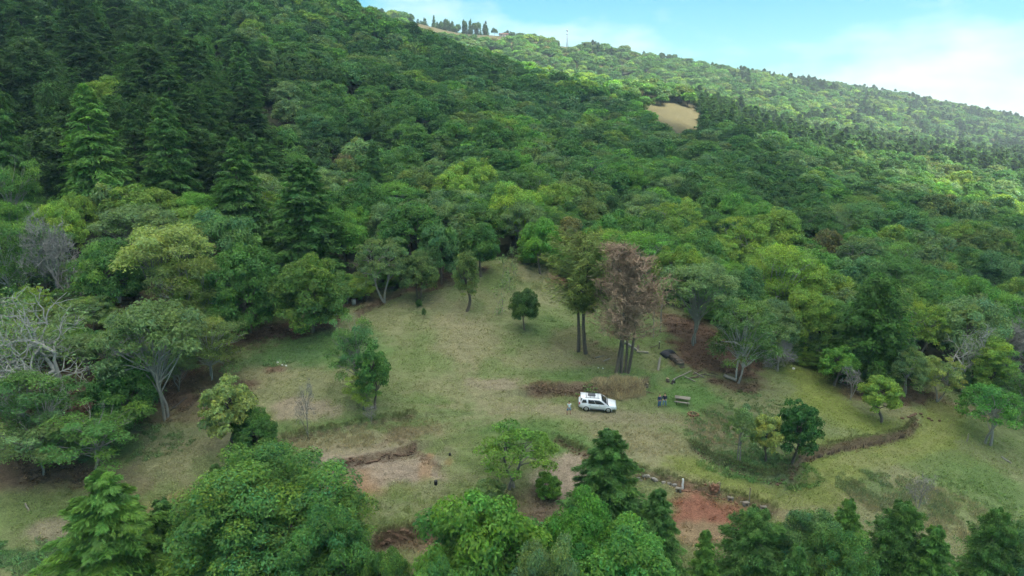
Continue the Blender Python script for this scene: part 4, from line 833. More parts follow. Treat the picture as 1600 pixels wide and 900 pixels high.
def sow(n, xs, ys_, kinds, size, colfun, accept):
    z = height(xs, ys_); c = soil_at(xs, ys_); k = accept(c, xs, ys_); m = int(k.sum())
    pts.append(np.stack([xs, ys_, z], 1)[k]); knd.append(g.choice(kinds, m)); tin.append(colfun(c[k]) * np.exp(g.normal(0, .16, (m, 1)))); s_ = size * (.6 + .8 * g.random(m)); scl.append(np.stack([s_, s_, s_ * (.7 + .6 * g.random(m))], 1))
n_ = 120000
yy = 44 + (128 - 44) * g.random(n_) ** 1.0; xx = (g.random(n_) * 1.66 - .83) * yy
pxx, _, _ = project(xx, yy, 0 * xx)
sow(n_, xx, yy, [0, 0, 0, 1], 1.0, lambda c: c * np.array([1.30, 1.34, 1.15]), lambda c, x, y: (c[:, 1] > c[:, 0] * (.84 + .10 * g.random(len(c)))) & (y < edge_y(project(x, y, 0 * x)[0]) + 2) & (fbm(x, y, 2.5, 99) > .30))
n_ = 60000; yy = 50 + (122 - 50) * g.random(n_); xx = (g.random(n_) * 1.6 - .8) * yy
sow(n_, xx, yy, [5], 1.0, lambda c: c * np.array([1.25, 1.15, 1.05]) * np.exp(g.normal(0, .30, (len(c), 1))), lambda c, x, y: (c[:, 0] > c[:, 1] * (1.12 + .25 * g.random(len(c)))) & (c[:, 0] < .21))
n_ = 22000; yy = 50 + (100 - 50) * g.random(n_); xx = (g.random(n_) * 1.6 - .8) * yy
sow(n_, xx, yy, [5], .5, lambda c: c * np.exp(g.normal(.05, .28, (len(c), 1))), lambda c, x, y: (c[:, 0] > c[:, 1] * 1.15) & (c[:, 0] >= .19))
def clump(px, row, rx, ry, n, kinds, size, col, mixf=.6):
    n = int(n * .55); size *= .72
    p = G(px, row); r = np.sqrt(g.random(n)) ; a = g.random(n) * 6.283; x = p.x + np.cos(a) * r * rx; y = p.y + np.sin(a) * r * ry
    sow(n, x, y, kinds, size, lambda c: (c * (1 - mixf) + np.array(col) * mixf) * 1.6, lambda c, x_, y_: fbm(x_, y_, 1.8, 7) > .40)
clump(968, 601, 3.3, 1.7, 900, [3], .95, (.30, .245, .155), .85); clump(925, 607, 4.0, .8, 300, [2, 3], .7, (.24, .18, .11), .8); clump(870, 609, 3.5, .7, 220, [2], .7, (.18, .13, .08), .8)
clump(912, 611, 1.6, .7, 120, [4], .7, (.10, .19, .05), .9)
clump(1150, 685, 6, 6, 1100, [2, 4], .8, (.08, .16, .06)); clump(1120, 680, 3, 5, 500, [2, 3], .7, (.24, .19, .12)); clump(1190, 725, 7, 2.4, 700, [2, 4], .8, (.08, .17, .05)); clump(1185, 640, 5, 4, 500, [2, 4], .7, (.10, .16, .06))
clump(1400, 772, 6.5, 3.2, 1500, [2, 3, 4], .8, (.11, .15, .075)); clump(1440, 790, 8, 4, 1100, [2, 3, 3], .8, (.24, .20, .13)); clump(1520, 790, 7, 5, 700, [2, 4], .7, (.12, .17, .06)); clump(1375, 752, 4, 1.4, 300, [4, 2], .8, (.09, .16, .06))
clump(560, 685, 8, 2.2, 900, [2, 3], .6, (.22, .18, .11)); clump(640, 665, 4, 1.6, 250, [2], .6, (.20, .16, .10))
clump(1010, 690, 6, 3, 500, [3, 2], .55, (.26, .22, .13)); clump(830, 425, 6, 6, 500, [2, 3], .9, (.24, .22, .11)); clump(1000, 560, 6, 5, 350, [2], .6, (.17, .18, .08)); clump(650, 800, 8, 3, 600, [1, 2], .8, (.15, .19, .06))
clump(170, 690, 9, 3, 900, [2, 4], .7, (.07, .16, .05)); clump(40, 870, 9, 2, 700, [2, 4], .9, (.08, .17, .06)); clump(430, 567, 2.2, .8, 60, [4], .7, (.10, .18, .07)); clump(470, 545, 8, 4, 600, [1, 2], .6, (.08, .16, .05))
for (poly, *_r), k_ in ((BANKS[5], 260), (BANKS[7], 160), (BANKS[6], 110), (BANKS[2], 130), (BANKS[4], 160), (BANKS[8], 60)):
    seg = np.linspace(0, len(poly) - 1.001, k_); i_ = seg.astype(int); f_ = (seg - i_)[:, None]; q = poly[i_] * (1 - f_) + poly[i_ + 1] * f_ + g.normal(0, .22, (k_, 2)) + np.array([0, .35])
    sow(k_, q[:, 0], q[:, 1], [2, 3, 4] if k_ > 200 else [2, 3], .55, lambda c: c * .3 + np.array((.15, .17, .07)) * .7, lambda c, x_, y_: np.ones(len(x_), bool))
P_ = np.vstack(pts)
scatter('grass', P_, np.concatenate(knd), np.c_[g.normal(0, .12, (len(P_), 2)), g.random(len(P_)) * 6.28], np.vstack(scl), np.clip(np.vstack(tin), .01, .6), gcol, 'short patchy grass and weeds growing all over the clearing')

# ---------------------------------------------------------------- stones, stakes, posts, logs
def rock_mesh(name, seed, mat, sub=1):
    import bmesh
    g_ = np.random.default_rng(seed); bm = bmesh.new(); bmesh.ops.create_icosphere(bm, subdivisions=sub, radius=.5)
    for v in bm.verts:
        c = v.co; v.co = Vector((math.copysign(abs(c.x) ** .7, c.x), math.copysign(abs(c.y) ** .7, c.y), math.copysign(abs(c.z) ** .6, c.z))) * (.55 + .12 * g_.random())
    me = bpy.data.meshes.new(name); bm.to_mesh(me); bm.free(); me.materials.append(M[mat]); return me
rocks = [rock_mesh('stone', 5 + i, 'stone') for i in range(4)]; rrocks = [rock_mesh('red_stone', 25 + i, 'stone_red') for i in range(4)]; clods = [rock_mesh('clod', 45 + i, 'soil_clod') for i in range(3)]
def along(pts, n):
    p = pl(pts); d = np.r_[0, np.cumsum(np.hypot(*np.diff(p, axis=0).T))]; t = np.linspace(0, d[-1], n); return np.stack([np.interp(t, d, p[:, 0]), np.interp(t, d, p[:, 1])], 1)
def row_of(name, label, cat, part, pts, n, meshes, size, jit=.12, lift=.1):
    q = along(pts, n); c = q.mean(0); e = empty(name, (c[0], c[1], hz(*c))); tag(e, label, cat)
    for i, (x, y) in enumerate(q):
        x += random.gauss(0, jit); y += random.gauss(0, jit * .6); s = size * random.uniform(.7, 1.3)
        o_ = obj(part, meshes[i % len(meshes)], e, (x - c[0], y - c[1], hz(x, y) - hz(*c) + lift * size)); o_.scale = (s * 1.25, s * .8, s * .75); o_.rotation_euler = (random.gauss(0, .12), random.gauss(0, .12), random.uniform(-.4, .4))
    return e
row_of('stone_wall', 'low row of grey stones running right from the tall dense conifer', 'wall', 'stone', [(998, 745), (1030, 752), (1062, 762)], 15, rocks, .55)
row_of('earth_wall', 'crumbled reddish stone edge along the top of the red earth pad', 'wall', 'stone', [(1060, 765), (1090, 770), (1120, 777), (1150, 786)], 26, rrocks, .38)
row_of('stone_edging', 'dark broken stone edging beside the right end of the red earth pad', 'wall', 'stone', [(1152, 786), (1180, 793), (1215, 803)], 12, rocks, .28)
row_of('stone_edging', 'rough clods lining the curve of the lane below the dark round-headed tree', 'wall', 'stone', [(1214, 758), (1233, 752), (1244, 733), (1252, 720)], 20, clods, .40)
row_of('rubble_bank', 'dark clods and brush along the bank behind the white car', 'bank', 'clod', [(838, 614), (870, 609), (895, 609), (915, 611)], 30, clods, .38, .3)
row_of('cut_bank', 'dark crumbling earth face above the tan pad', 'bank', 'clod', [(518, 731), (560, 724), (610, 714), (648, 705)], 70, clods, .30, .05, .30)
row_of('cut_bank', 'dark broken earth bank between the bottom trees under the lawn', 'bank', 'clod', [(598, 848), (620, 842), (650, 837)], 22, clods, .55, .1, .2)
row_of('rubble_bank', 'broken earth clods at the far right end of the lane bank', 'bank', 'clod', [(1410, 655), (1440, 652), (1465, 658)], 12, clods, .5, .2)
row_of('stone_edging', 'dark clod edging curving from the bare slope to the tall dense conifer', 'wall', 'clod', [(868, 688), (905, 708), (935, 722)], 24, clods, .30, .12, .2)
row_of('stone_edging', 'thin dark clod edging below the weedy bank with three trees', 'wall', 'clod', [(1085, 704), (1112, 723), (1160, 742), (1205, 757)], 34, clods, .26, .12, .2)
# stakes that hold the lane bank
sm = MB().tube([[0, 0, -.25], [0.01, 0, .22], [0, .015, .52]], [.06, .065, .05], 6).mesh('stake', ['wood_brown'])
q = along([(1256, 716), (1290, 709), (1340, 697), (1385, 689), (1420, 679)], 74); c = q.mean(0)
e = tag(empty('stake_wall', (c[0], c[1], hz(*c))), 'brown row of short stakes holding the cut bank along the lane', 'wall')
for x, y in q:
    x += random.gauss(0, .05); y += random.gauss(0, .05) - .05; o_ = obj('stake', sm, e, (x - c[0], y - c[1], hz(x, y - .2) - hz(*c))); s = random.uniform(.75, 1.25); o_.scale = (s, s, s * random.uniform(.8, 1.15)); o_.rotation_euler = (random.gauss(.08, .10), random.gauss(0, .10), random.random() * 6)
def stick(name, label, cat, a, b, r, mat, za=.0, zb=.0, group=None, endmat='wood_end', ra=None):
    pa, pb = G(*a), G(*b); pa.z += za; pb.z += zb; mid = (pa + pb) / 2; P = np.array([[*(pa + (pb - pa) * t - mid)] for t in np.linspace(0, 1, 5)]); P[1:4] += np.random.default_rng(int(a[0] * 7 + a[1])).normal(0, r * .25, (3, 3))
    mb = MB(); mb.tube(P, np.linspace(r, (ra or r * .8), 5), 8, 0, cap=False)
    e_ = tag(empty(name, mid), label, cat, group); obj('bark', mb.mesh(name, [mat], True), e_)
    for k_, (i0, i1) in enumerate(((0, 1), (4, 3))):
        d = nrm((P[i0] - P[i1])[None])[0]; m2 = MB(); m2.tube([P[i0] - d * .01, P[i0] + d * .012], [(r, ra or r * .8)[k_] * .97] * 2, 8); obj('cut_end', m2.mesh('cut_end', [endmat]), e_)
    return e_
stick('fallen_log', 'pale fallen log, longer of two right of the dead tree', 'log', (977, 537), (996, 549), .20, 'bark_pale', .15, .15)
stick('fallen_log', 'short grey log lying flat below the pale fallen log', 'log', (995, 551), (1013, 552), .17, 'wood_grey', .12, .12)
stick('stump', 'small pale-topped stump beside the two fallen logs', 'stump', (997, 549), (997, 541), .20, 'bark', -.1, .1)
stick('fallen_branch', 'pale crooked branch lying left of the dead tree trunks', 'branch', (930, 560), (944, 556), .08, 'bark_pale', .08, .08)
stick('fallen_branch', 'pale short branch touching the dead tree trunks', 'branch', (943, 565), (953, 561), .08, 'bark_pale', .08, .1)
stick('leaning_post', 'weathered pale post leaning on the slope left of the firewood', 'post', (1028, 579), (1031, 572), .17, 'wood_grey', .0, 1.25)
stick('post', 'dark post with a white top above the firewood stack', 'post', (1030, 545), (1030, 545), .10, 'bark_dark', -.2, 1.0, endmat='white_paint')
stick('bare_pole', 'thin pale pole standing at the forest edge right of the dead tree', 'pole', (1032, 520), (1032, 519), .09, 'bark_pale', -.2, 6.0)
stick('bare_pole', 'second thin pale pole, shorter, right of the dead tree', 'pole', (1021, 527), (1020, 526), .09, 'bark_pale', -.2, 4.2)
stick('fallen_branch', 'brown branch lying at the right foot of the straw bank', 'branch', (998, 612), (1010, 606), .09, 'wood_brown', .08, .25)
stick('fallen_branch', 'long brown branch on the grass behind the two people', 'branch', (1004, 611), (1022, 616), .07, 'wood_brown', .06, .06)
stick('stump', 'small grey stump at the right foot of the straw bank', 'stump', (1011, 605), (1011, 604), .24, 'bark', -.1, .45)
# lumber by the fire place
stick('timber', 'long pale timber propped across the brown litter, left of the lumber heap', 'timber', (1052, 594), (1080, 583), .085, 'wood_grey', .15, .35)
stick('timber', 'pale timber forming the front edge of the lumber heap', 'timber', (1070, 590), (1087, 598), .085, 'wood_grey', .15, .15)
stick('timber', 'pale timber forming the right edge of the lumber heap', 'timber', (1084, 584), (1100, 592), .085, 'wood_grey', .25, .2)
stick('timber', 'dark timber lying inside the lumber heap', 'timber', (1076, 592), (1092, 590), .10, 'wood_brown', .1, .1)
stick('timber', 'dark timber sticking out behind the lumber heap', 'timber', (1083, 586), (1098, 580), .10, 'wood_brown', .12, .3)
stick('stump', 'pale cut stump at the left end of the long propped timber', 'stump', (1043, 597), (1043, 596), .28, 'bark', -.1, .45)
stick('stump', 'dark stump with a white top beside the pale cut stump', 'stump', (1052, 599), (1052, 598), .30, 'bark_dark', -.1, .35, endmat='white_paint')
stick('fallen_log', 'greyish log lying under the umbrella tree right of the lumber', 'log', (1131, 590), (1150, 597), .24, 'wood_grey', .35, .25)
stick('fallen_log', 'pale fallen trunk lying on the slope at the right picture edge', 'log', (1565, 715), (1580, 725), .13, 'bark_pale', .1, .1)
stick('fallen_branch', 'white dead branch standing bent at the dark gap in the right trees', 'branch', (1512, 610), (1503, 590), .10, 'bark_pale', .0, .8)
stick('log', 'dark log on the litter at the left grove edge', 'log', (268, 640), (292, 622), .12, 'bark_dark', .08, .08)
stick('post', 'short pale post leaning on the lower left grass', 'post', (45, 798), (40, 790), .09, 'wood_grey', 0, .25)
stick('white_post', 'white painted post at the left corner of the red earth pad', 'post', (1066, 764), (1066, 764), .11, 'white_paint', -.2, 1.15, endmat='white_paint', ra=.105)
stick('grey_post', 'tall thin grey post at the right corner of the red earth pad', 'post', (1170, 788), (1170, 788), .055, 'wood_grey', -.2, 1.9, ra=.05)
stick('grey_post', 'thin pale post above the middle of the red earth pad', 'post', (1124, 770), (1124, 770), .045, 'wood_grey', -.2, 1.2, ra=.04)
stick('grey_post', 'short grey post on the grass beside the open-limbed lane tree', 'post', (1511, 690), (1511, 690), .08, 'wood_grey', -.2, 1.1)
for i_, (px_, r_, lab) in enumerate([(1141, 782, 'squat stone bench at the edge of the red earth pad'), (1165, 790, 'squat stone bench at the foot of the tall thin grey post'), (1192, 796, 'squat stone bench farthest right of the red earth pad'), (1060, 768, 'squat stone bench at the foot of the white painted post')]):
    p = G(px_, r_); e = tag(empty('stone_bench', p, random.uniform(-.3, .3)), lab, 'bench')
    mb = MB(); mb.box((0, 0, .36), (.62, .40, .11), mi=0); obj('slab', mb.mesh('slab', ['wood_grey']), e)
    for s_ in (-.2, .2): mb = MB(); mb.box((s_, 0, .11), (.16, .30, .39), mi=0); obj('block', mb.mesh('block', ['stone']), e)
# heap of red earth with pale cut sticks
p = G(1115, 768); e = tag(empty('earth_heap', p), 'small heap of red earth topped with pale sticks at the red pad', 'heap')
for i_ in range(14): o_ = obj('clod', rrocks[i_ % 4], e, (random.gauss(0, .32), random.gauss(0, .22), random.uniform(.1, .75))); o_.scale = [random.uniform(.3, .6)] * 3
for i_ in range(4):
    mb = MB(); x_ = random.gauss(0, .3); mb.tube([[x_, random.gauss(0, .1), .6], [x_ * 1.4, random.gauss(0, .15), 1.15]], [.07, .06], 7); obj('stick', mb.mesh('stick', ['wood_end']), e)
for i_, (a_, b_, lab) in enumerate([((1086, 590), (1104, 585), 'dark crooked branch crossing the back of the lumber heap'), ((1098, 586), (1118, 590), 'dark branch trailing right of the lumber heap'), ((1108, 583), (1122, 588), 'thin dark branch on the litter beyond the lumber heap'), ((1062, 588), (1076, 584), 'thin brown branch under the long propped timber'), ((1015, 545), (1028, 541), 'short brown branch between the fallen logs and the white-topped post')]):
    stick('fallen_branch', lab, 'branch', a_, b_, .06, 'bark_dark', .1, .2)
# split firewood in a long stack, with its black sheet
fa, fb = G(1041, 553), G(1068, 577)
lg = [(MB().tube([[0, -.45, 0], [0, 0, .01], [0, .45, 0]], [.12, .125, .115], 7)).mesh('firewood_log', [mm_], False) for mm_ in ('wood_brown', 'bark', 'bark_dark')]
ax = (fb - fa).normalized(); rz_ = math.atan2(ax.y, ax.x); k_ = 0
for layer in range(3):
    nlog = 19 - layer * 3
    for i_ in range(nlog):
        t_ = (i_ + .5 + layer * 1.4) / 20; pos = fa + (fb - fa) * t_; zz_ = hz(pos.x, pos.y) + .10 + layer * .21
        o_ = obj('firewood_log', lg[int(rng.integers(3))], None, (pos.x + random.gauss(0, .04), pos.y + random.gauss(0, .04), zz_)); o_.rotation_euler = (random.gauss(0, .06), random.gauss(0, .5), rz_ + random.gauss(0, .14)); s = random.uniform(.85, 1.35); o_.scale = (s, random.uniform(.9, 1.25), s)
        tag(o_, 'split log in the %s layer of the firewood stack above the lumber' % ('bottom', 'middle', 'top')[layer], 'log', 'split logs of the firewood stack')
n1_, n2_ = 12, 9; tv = []
for i_ in range(n1_):
    for j_ in range(n2_):
        t_ = -.05 + .42 * i_ / (n1_ - 1); s_ = (j_ / (n2_ - 1) - .5) * 2.2; pos = fa + (fb - fa) * t_; y_ = Vector((-ax.y, ax.x, 0)).normalized() * s_; q_ = pos + y_
        hh = .82 * max(0, 1 - (abs(s_) / 1.05) ** 3) * min(1, .35 + 3 * t_ + .3) + .05 + random.gauss(0, .035); tv.append([q_.x, q_.y, hz(q_.x, q_.y) + max(hh, .03)])
mb = MB(); ii_ = np.array([[i_ * n2_ + j_, i_ * n2_ + j_ + 1, (i_ + 1) * n2_ + j_ + 1, (i_ + 1) * n2_ + j_] for i_ in range(n1_ - 1) for j_ in range(n2_ - 1)]); mb.add(tv, ii_)
o_ = obj('tarp', mb.mesh('tarp', ['tarp'], True)); md = o_.modifiers.new('thickness', 'SOLIDIFY'); md.thickness = .02; tag(o_, 'black plastic sheet draped over the upper end of the firewood stack', 'tarp')
# ring of stones with a heap of sticks
p = G(1083, 648); e = tag(empty('fire_pit', p), 'small ring of brown stones and charred sticks below the picnic table', 'fire pit')
for i_ in range(11):
    a_ = i_ * 6.283 / 11; o_ = obj('stone', rrocks[i_ % 4], e, (.62 * math.cos(a_), .55 * math.sin(a_), .08)); o_.scale = [random.uniform(.25, .4)] * 3
for i_ in range(7):
    a_ = random.random() * 6.28; mb = MB(); mb.tube([[.45 * math.cos(a_), .4 * math.sin(a_), .06], [random.gauss(0, .08), random.gauss(0, .08), .42]], [.035, .03], 6); obj('stick', mb.mesh('stick', ['wood_brown']), e)
# picnic table with two benches
p = G(1066, 630); e = tag(empty('picnic_table', p, -.30), 'weathered grey picnic table with two benches on the bright grass', 'table')
pk = MB().box((0, 0, 0), (1.85, .16, .04)).mesh('plank', ['wood_grey'])
for i_ in range(5): o_ = obj('plank', pk, e, (0, (i_ - 2) * .175, .75)); o_.rotation_euler = (0, 0, random.gauss(0, .006))
for s_ in (-1, 1):
    o_ = obj('bench', (MB().box((0, 0, .45), (1.85, .26, .045))).mesh('bench', ['wood_grey']), e, (0, s_ * .78, 0))
for sx in (-.65, .65):
    for s_ in (-1, 1):
        mb = MB(); mb.tube([[sx, s_ * .62, -.08], [sx, s_ * .22, .73]], .045, 4); obj('leg', mb.mesh('leg', ['wood_brown']), e)
    mb = MB(); mb.box((sx, 0, .405), (.06, 1.75, .09)); obj('crossbar', mb.mesh('crossbar', ['wood_brown']), e)
# small things on the lawn
def small_bin(px_, r_, mat, sz, name, label, cat):
    p = G(px_, r_); mb = MB(); P = [[0, 0, -.05], [0, 0, .0], [0, 0, sz * .9], [0, 0, sz]]; mb.tube(P, [sz * .36, sz * .38, sz * .44, sz * .40], 12)
    e_ = tag(empty(name, p), label, cat); obj('body', mb.mesh(name, [mat], False), e_); m2 = MB(); m2.tube([[0, 0, sz], [0, 0, sz * 1.06]], [sz * .46, sz * .44], 12); obj('rim', m2.mesh('rim', [mat]), e_)
small_bin(681, 757, 'black', .42, 'bucket', 'dark bucket standing right of the tan earth pad', 'bucket')
small_bin(703, 712, 'black', .28, 'pot', 'tiny black pot beside the orange scrape right of the pad', 'pot')
small_bin(553, 476, 'metal_grey', .8, 'barrel', 'pale barrel at the litter edge behind the large light green tree', 'barrel')
small_bin(186, 472, 'white_paint', .9, 'barrel', 'small white-topped drum on brown litter in the left grove', 'barrel')
for i_, (px_, r_, s_, lab) in enumerate([(434, 567, .34, 'pale stone left of the flower bed on the left lawn'), (441, 571, .30, 'pale stone above the flower bed on the left lawn'), (447, 572, .32, 'pale stone right of the flower bed on the left lawn'), (524, 492, .75, 'flat white stone at the litter edge under the light green tree'), (883, 617, .24, 'lone white stone left of the white car'), (935, 575, .22, 'white stone left of the dead tree foot'), (942, 576, .22, 'white stone nearest the dead tree foot'), (1000, 734, .26, 'white stone on the grass above the stone row'), (757, 753, .28, 'white stone by the greyish shrub'), (1240, 577, .5, 'pale boulder at the top of the lime-green strip')]):
    o_ = obj('pale_stone', bpy.data.meshes.new_from_object(bpy.data.objects.new('t', rocks[i_ % 4])), None, G(px_, r_) + Vector((0, 0, s_ * .2))); o_.data.materials.clear(); o_.data.materials.append(M['flower']); o_.scale = (s_ * 1.2, s_, s_ * .8); tag(o_, lab, 'stone')

# ---------------------------------------------------------------- the car
def car(px_, row_, yaw):
    p = G(px_, row_); e = tag(empty('suv', p, yaw), 'white four-wheel-drive car with a roof rack parked on the track', 'car')
    st = [(-2.36, .74, .64, 1.06), (-2.30, .84, .52, 1.14), (-2.12, .89, .46, 1.17), (-1.4, .915, .44, 1.18), (0, .92, .42, 1.16), (.95, .915, .42, 1.14), (1.25, .90, .44, 1.125), (1.75, .885, .46, 1.06), (2.15, .84, .50, .985), (2.33, .76, .56, .90), (2.40, .66, .62, .82)]
    V = []
    for x, w, zb, zt in st:
        h = zt - zb; sec = [(-w * .90, zb), (-w, zb + .18 * h), (-w * 1.01, zb + .62 * h), (-w * .96, zt - .07), (-w * .84, zt), (w * .84, zt), (w * .96, zt - .07), (w * 1.01, zb + .62 * h), (w, zb + .18 * h), (w * .90, zb)]
        V += [(x, y, z) for y, z in sec]
    k = 10; Q = [[i * k + j, i * k + (j + 1) % k, (i + 1) * k + (j + 1) % k, (i + 1) * k + j] for i in range(len(st) - 1) for j in range(k)]
    mb = MB(); mb.add(V, Q); n0 = len(V)
    for i in (0, len(st) - 1):
        b = i * k; mb.add([V[b + j] for j in range(10)], [[0, 1, 8, 9], [1, 2, 7, 8], [2, 3, 6, 7], [3, 4, 5, 6]])
    rings = [(-2.20, 1.22, .865, 1.13), (-1.98, .40, .725, 1.74), (-1.85, .22, .65, 1.815), (-1.6, -.06, .42, 1.835)]
    V = []
    for x0, x1, w, z in rings: V += [(x0, -w, z), (x1, -w, z), (x1, w, z), (x0, w, z)]
    Q = [[i * 4 + j, i * 4 + (j + 1) % 4, i * 4 + 4 + (j + 1) % 4, i * 4 + 4 + j] for i in range(3) for j in range(4)] + [[12, 13, 14, 15]]
    mb.add(V, Q); body = obj('body', mb.mesh('body', ['car_white']), e)
    lo, hi = rings[0], rings[1]
    def face(side, s, t):
        x0 = lo[0] + (hi[0] - lo[0]) * t; x1 = lo[1] + (hi[1] - lo[1]) * t; w = lo[2] + (hi[2] - lo[2]) * t; z = lo[3] + (hi[3] - lo[3]) * t
        if side in 'LR': return np.array([x0 + (x1 - x0) * s, (w if side == 'L' else -w), z])
        return np.array([x1 if side == 'F' else x0, -w + 2 * w * s, z])
    def pane(name, side, s0, s1, t0, t1, sk=0.0):
        o_ = {'L': (0, 1, .2), 'R': (0, -1, .2), 'F': (.8, 0, .6), 'B': (-1, 0, .3)}[side]; o_ = np.array(o_) * .012
        q_ = [face(side, s0, t0) + o_, face(side, s1, t0) + o_, face(side, s1 - sk, t1) + o_, face(side, s0, t1) + o_]; m_ = MB(); m_.add(q_ + [a_ - 1.6 * o_ for a_ in q_], [[0, 1, 2, 3], [0, 4, 5, 1], [1, 5, 6, 2], [2, 6, 7, 3], [3, 7, 4, 0]])
        return obj(name, m_.mesh(name, ['glass_dark']), e)
    for sd__ in 'LR':
        pane('window', sd__, .04, .235, .16, .84, .03); pane('window', sd__, .30, .575, .06, .90); pane('window', sd__, .585, .925, .05, .90, .05)
    pane('windscreen', 'F', .06, .94, .10, .93); pane('rear_window', 'B', .08, .92, .18, .90)
    for sx in (-1.40, 1.40):
        for sy in (-1, 1):
            wh = obj('wheel', (MB().tube([[0, -.12, 0], [0, .12, 0]], .17, 14)).mesh('wheel', ['black']), e, (sx, sy * .80, .405))
            ty = MB(); P = [[0, -.13, 0], [0, -.11, 0], [0, .11, 0], [0, .13, 0]]; ty.tube(P, [.35, .405, .405, .35], 22); obj('tyre', ty.mesh('tyre', ['rubber'], False), wh)
            rm = MB(); rm.tube([[0, sy * .125, 0], [0, sy * .142, 0]], [.25, .22], 18)
            for a_ in range(6): rm.box((.12 * math.cos(a_ * 1.047), sy * .145, .12 * math.sin(a_ * 1.047)), (.22, .02, .055), Matrix.Rotation(-a_ * 1.047, 3, 'Y'))
            obj('rim', rm.mesh('rim', ['car_silver']), wh)
            an = np.linspace(-.15, math.pi + .15, 14); Vv = []
            for a_ in an:
                for r_, y_ in ((.395, sy * .90), (.395, sy * .955), (.475, sy * .955), (.475, sy * .90)): Vv.append((sx + r_ * math.cos(a_), y_, .40 + r_ * math.sin(a_)))
            ar = MB(); ar.add(Vv, [[i * 4 + j, i * 4 + (j + 1) % 4, i * 4 + 4 + (j + 1) % 4, i * 4 + 4 + j] for i in range(13) for j in range(4)]); obj('wheel_arch', ar.mesh('wheel_arch', ['car_white']), e)
            wl_ = MB(); wl_.tube([[sx, sy * .70, .40], [sx, sy * .931, .40]], .43, 20); obj('wheel_well', wl_.mesh('wheel_well', ['black']), e)
    for sy in (-1, 1):
        mb = MB(); mb.box((0, sy * .93, .44), (1.85, .08, .14)); obj('side_step', mb.mesh('side_step', ['car_grey']), e)
        mb = MB(); mb.box((2.27, sy * .60, .84), (.20, .36, .17)); obj('headlight', mb.mesh('headlight', ['clear_lamp']), e)
        mb = MB(); mb.box((-2.28, sy * .745, 1.02), (.12, .20, .34)); obj('tail_light', mb.mesh('tail_light', ['red_lamp']), e)
        mb = MB(); mb.box((.86, sy * 1.03, 1.20), (.12, .20, .15)); obj('mirror', mb.mesh('mirror', ['car_white']), e)
        for x_ in (-.95, .25): mb = MB(); mb.box((x_, sy * .925, 1.01), (.18, .03, .035)); obj('door_handle', mb.mesh('door_handle', ['car_grey']), e)
    rack = obj('roof_rack', (lambda m_: ([m_.tube([[-1.65, s_ * .60, 1.91], [0, s_ * .60, 1.92], [.15, s_ * .58, 1.85]], .025, 6) for s_ in (-1, 1)], m_)[1])(MB()).mesh('roof_rack', ['black']), e)
    for x_ in (-1.5, -1.0, -.5, 0.0): mb = MB(); mb.tube([[x_, -.60, 1.91], [x_, .60, 1.91]], .022, 6); obj('crossbar', mb.mesh('crossbar', ['black']), rack)
    mb = MB(); mb.box((-.80, .10, 1.945), (.95, .60, .05)); obj('rack_tray', mb.mesh('rack_tray', ['car_grey']), rack)
    mb = MB(); mb.box((-2.04, 0, 1.79), (.34, 1.34, .05)); obj('spoiler', mb.mesh('spoiler', ['car_white']), e)
    mb = MB(); mb.box((2.35, 0, .58), (.16, 1.50, .20)); obj('front_bumper', mb.mesh('front_bumper', ['car_white']), e)
    mb = MB(); mb.box((2.39, 0, .78), (.06, .70, .16)); obj('grille', mb.mesh('grille', ['car_grey']), e)
    mb = MB(); mb.box((-2.33, 0, .58), (.14, 1.60, .22)); obj('rear_bumper', mb.mesh('rear_bumper', ['car_grey']), e)
    mb = MB(); mb.box((1.60, 0, 1.10), (.42, .55, .06), taper=.8); obj('bonnet_scoop', mb.mesh('bonnet_scoop', ['car_white']), e)
    mb = MB(); mb.box((1.27, 0, 1.148), (.10, 1.45, .03)); obj('cowl', mb.mesh('cowl', ['black']), e)
    mb = MB(); mb.tube([[1.42, -.88, 1.06], [1.30, -.90, 1.22], [.62, -.80, 1.70], [.55, -.78, 1.90]], .04, 7); obj('snorkel', mb.mesh('snorkel', ['black']), e)
    cx, sx_ = math.cos(yaw), math.sin(yaw); zf = hz(p.x + 1.4 * cx, p.y + 1.4 * sx_); zr = hz(p.x - 1.4 * cx, p.y - 1.4 * sx_); e.location.z = (zf + zr) / 2
    ny = (hz(p.x - sx_ * .8, p.y + cx * .8) - hz(p.x + sx_ * .8, p.y - cx * .8)) / 1.6
    e.rotation_euler = (math.atan(ny), -math.atan2(zf - zr, 2.8), yaw); e.scale = (.95, .95, .95); return e
car(932, 638, R_(-3))

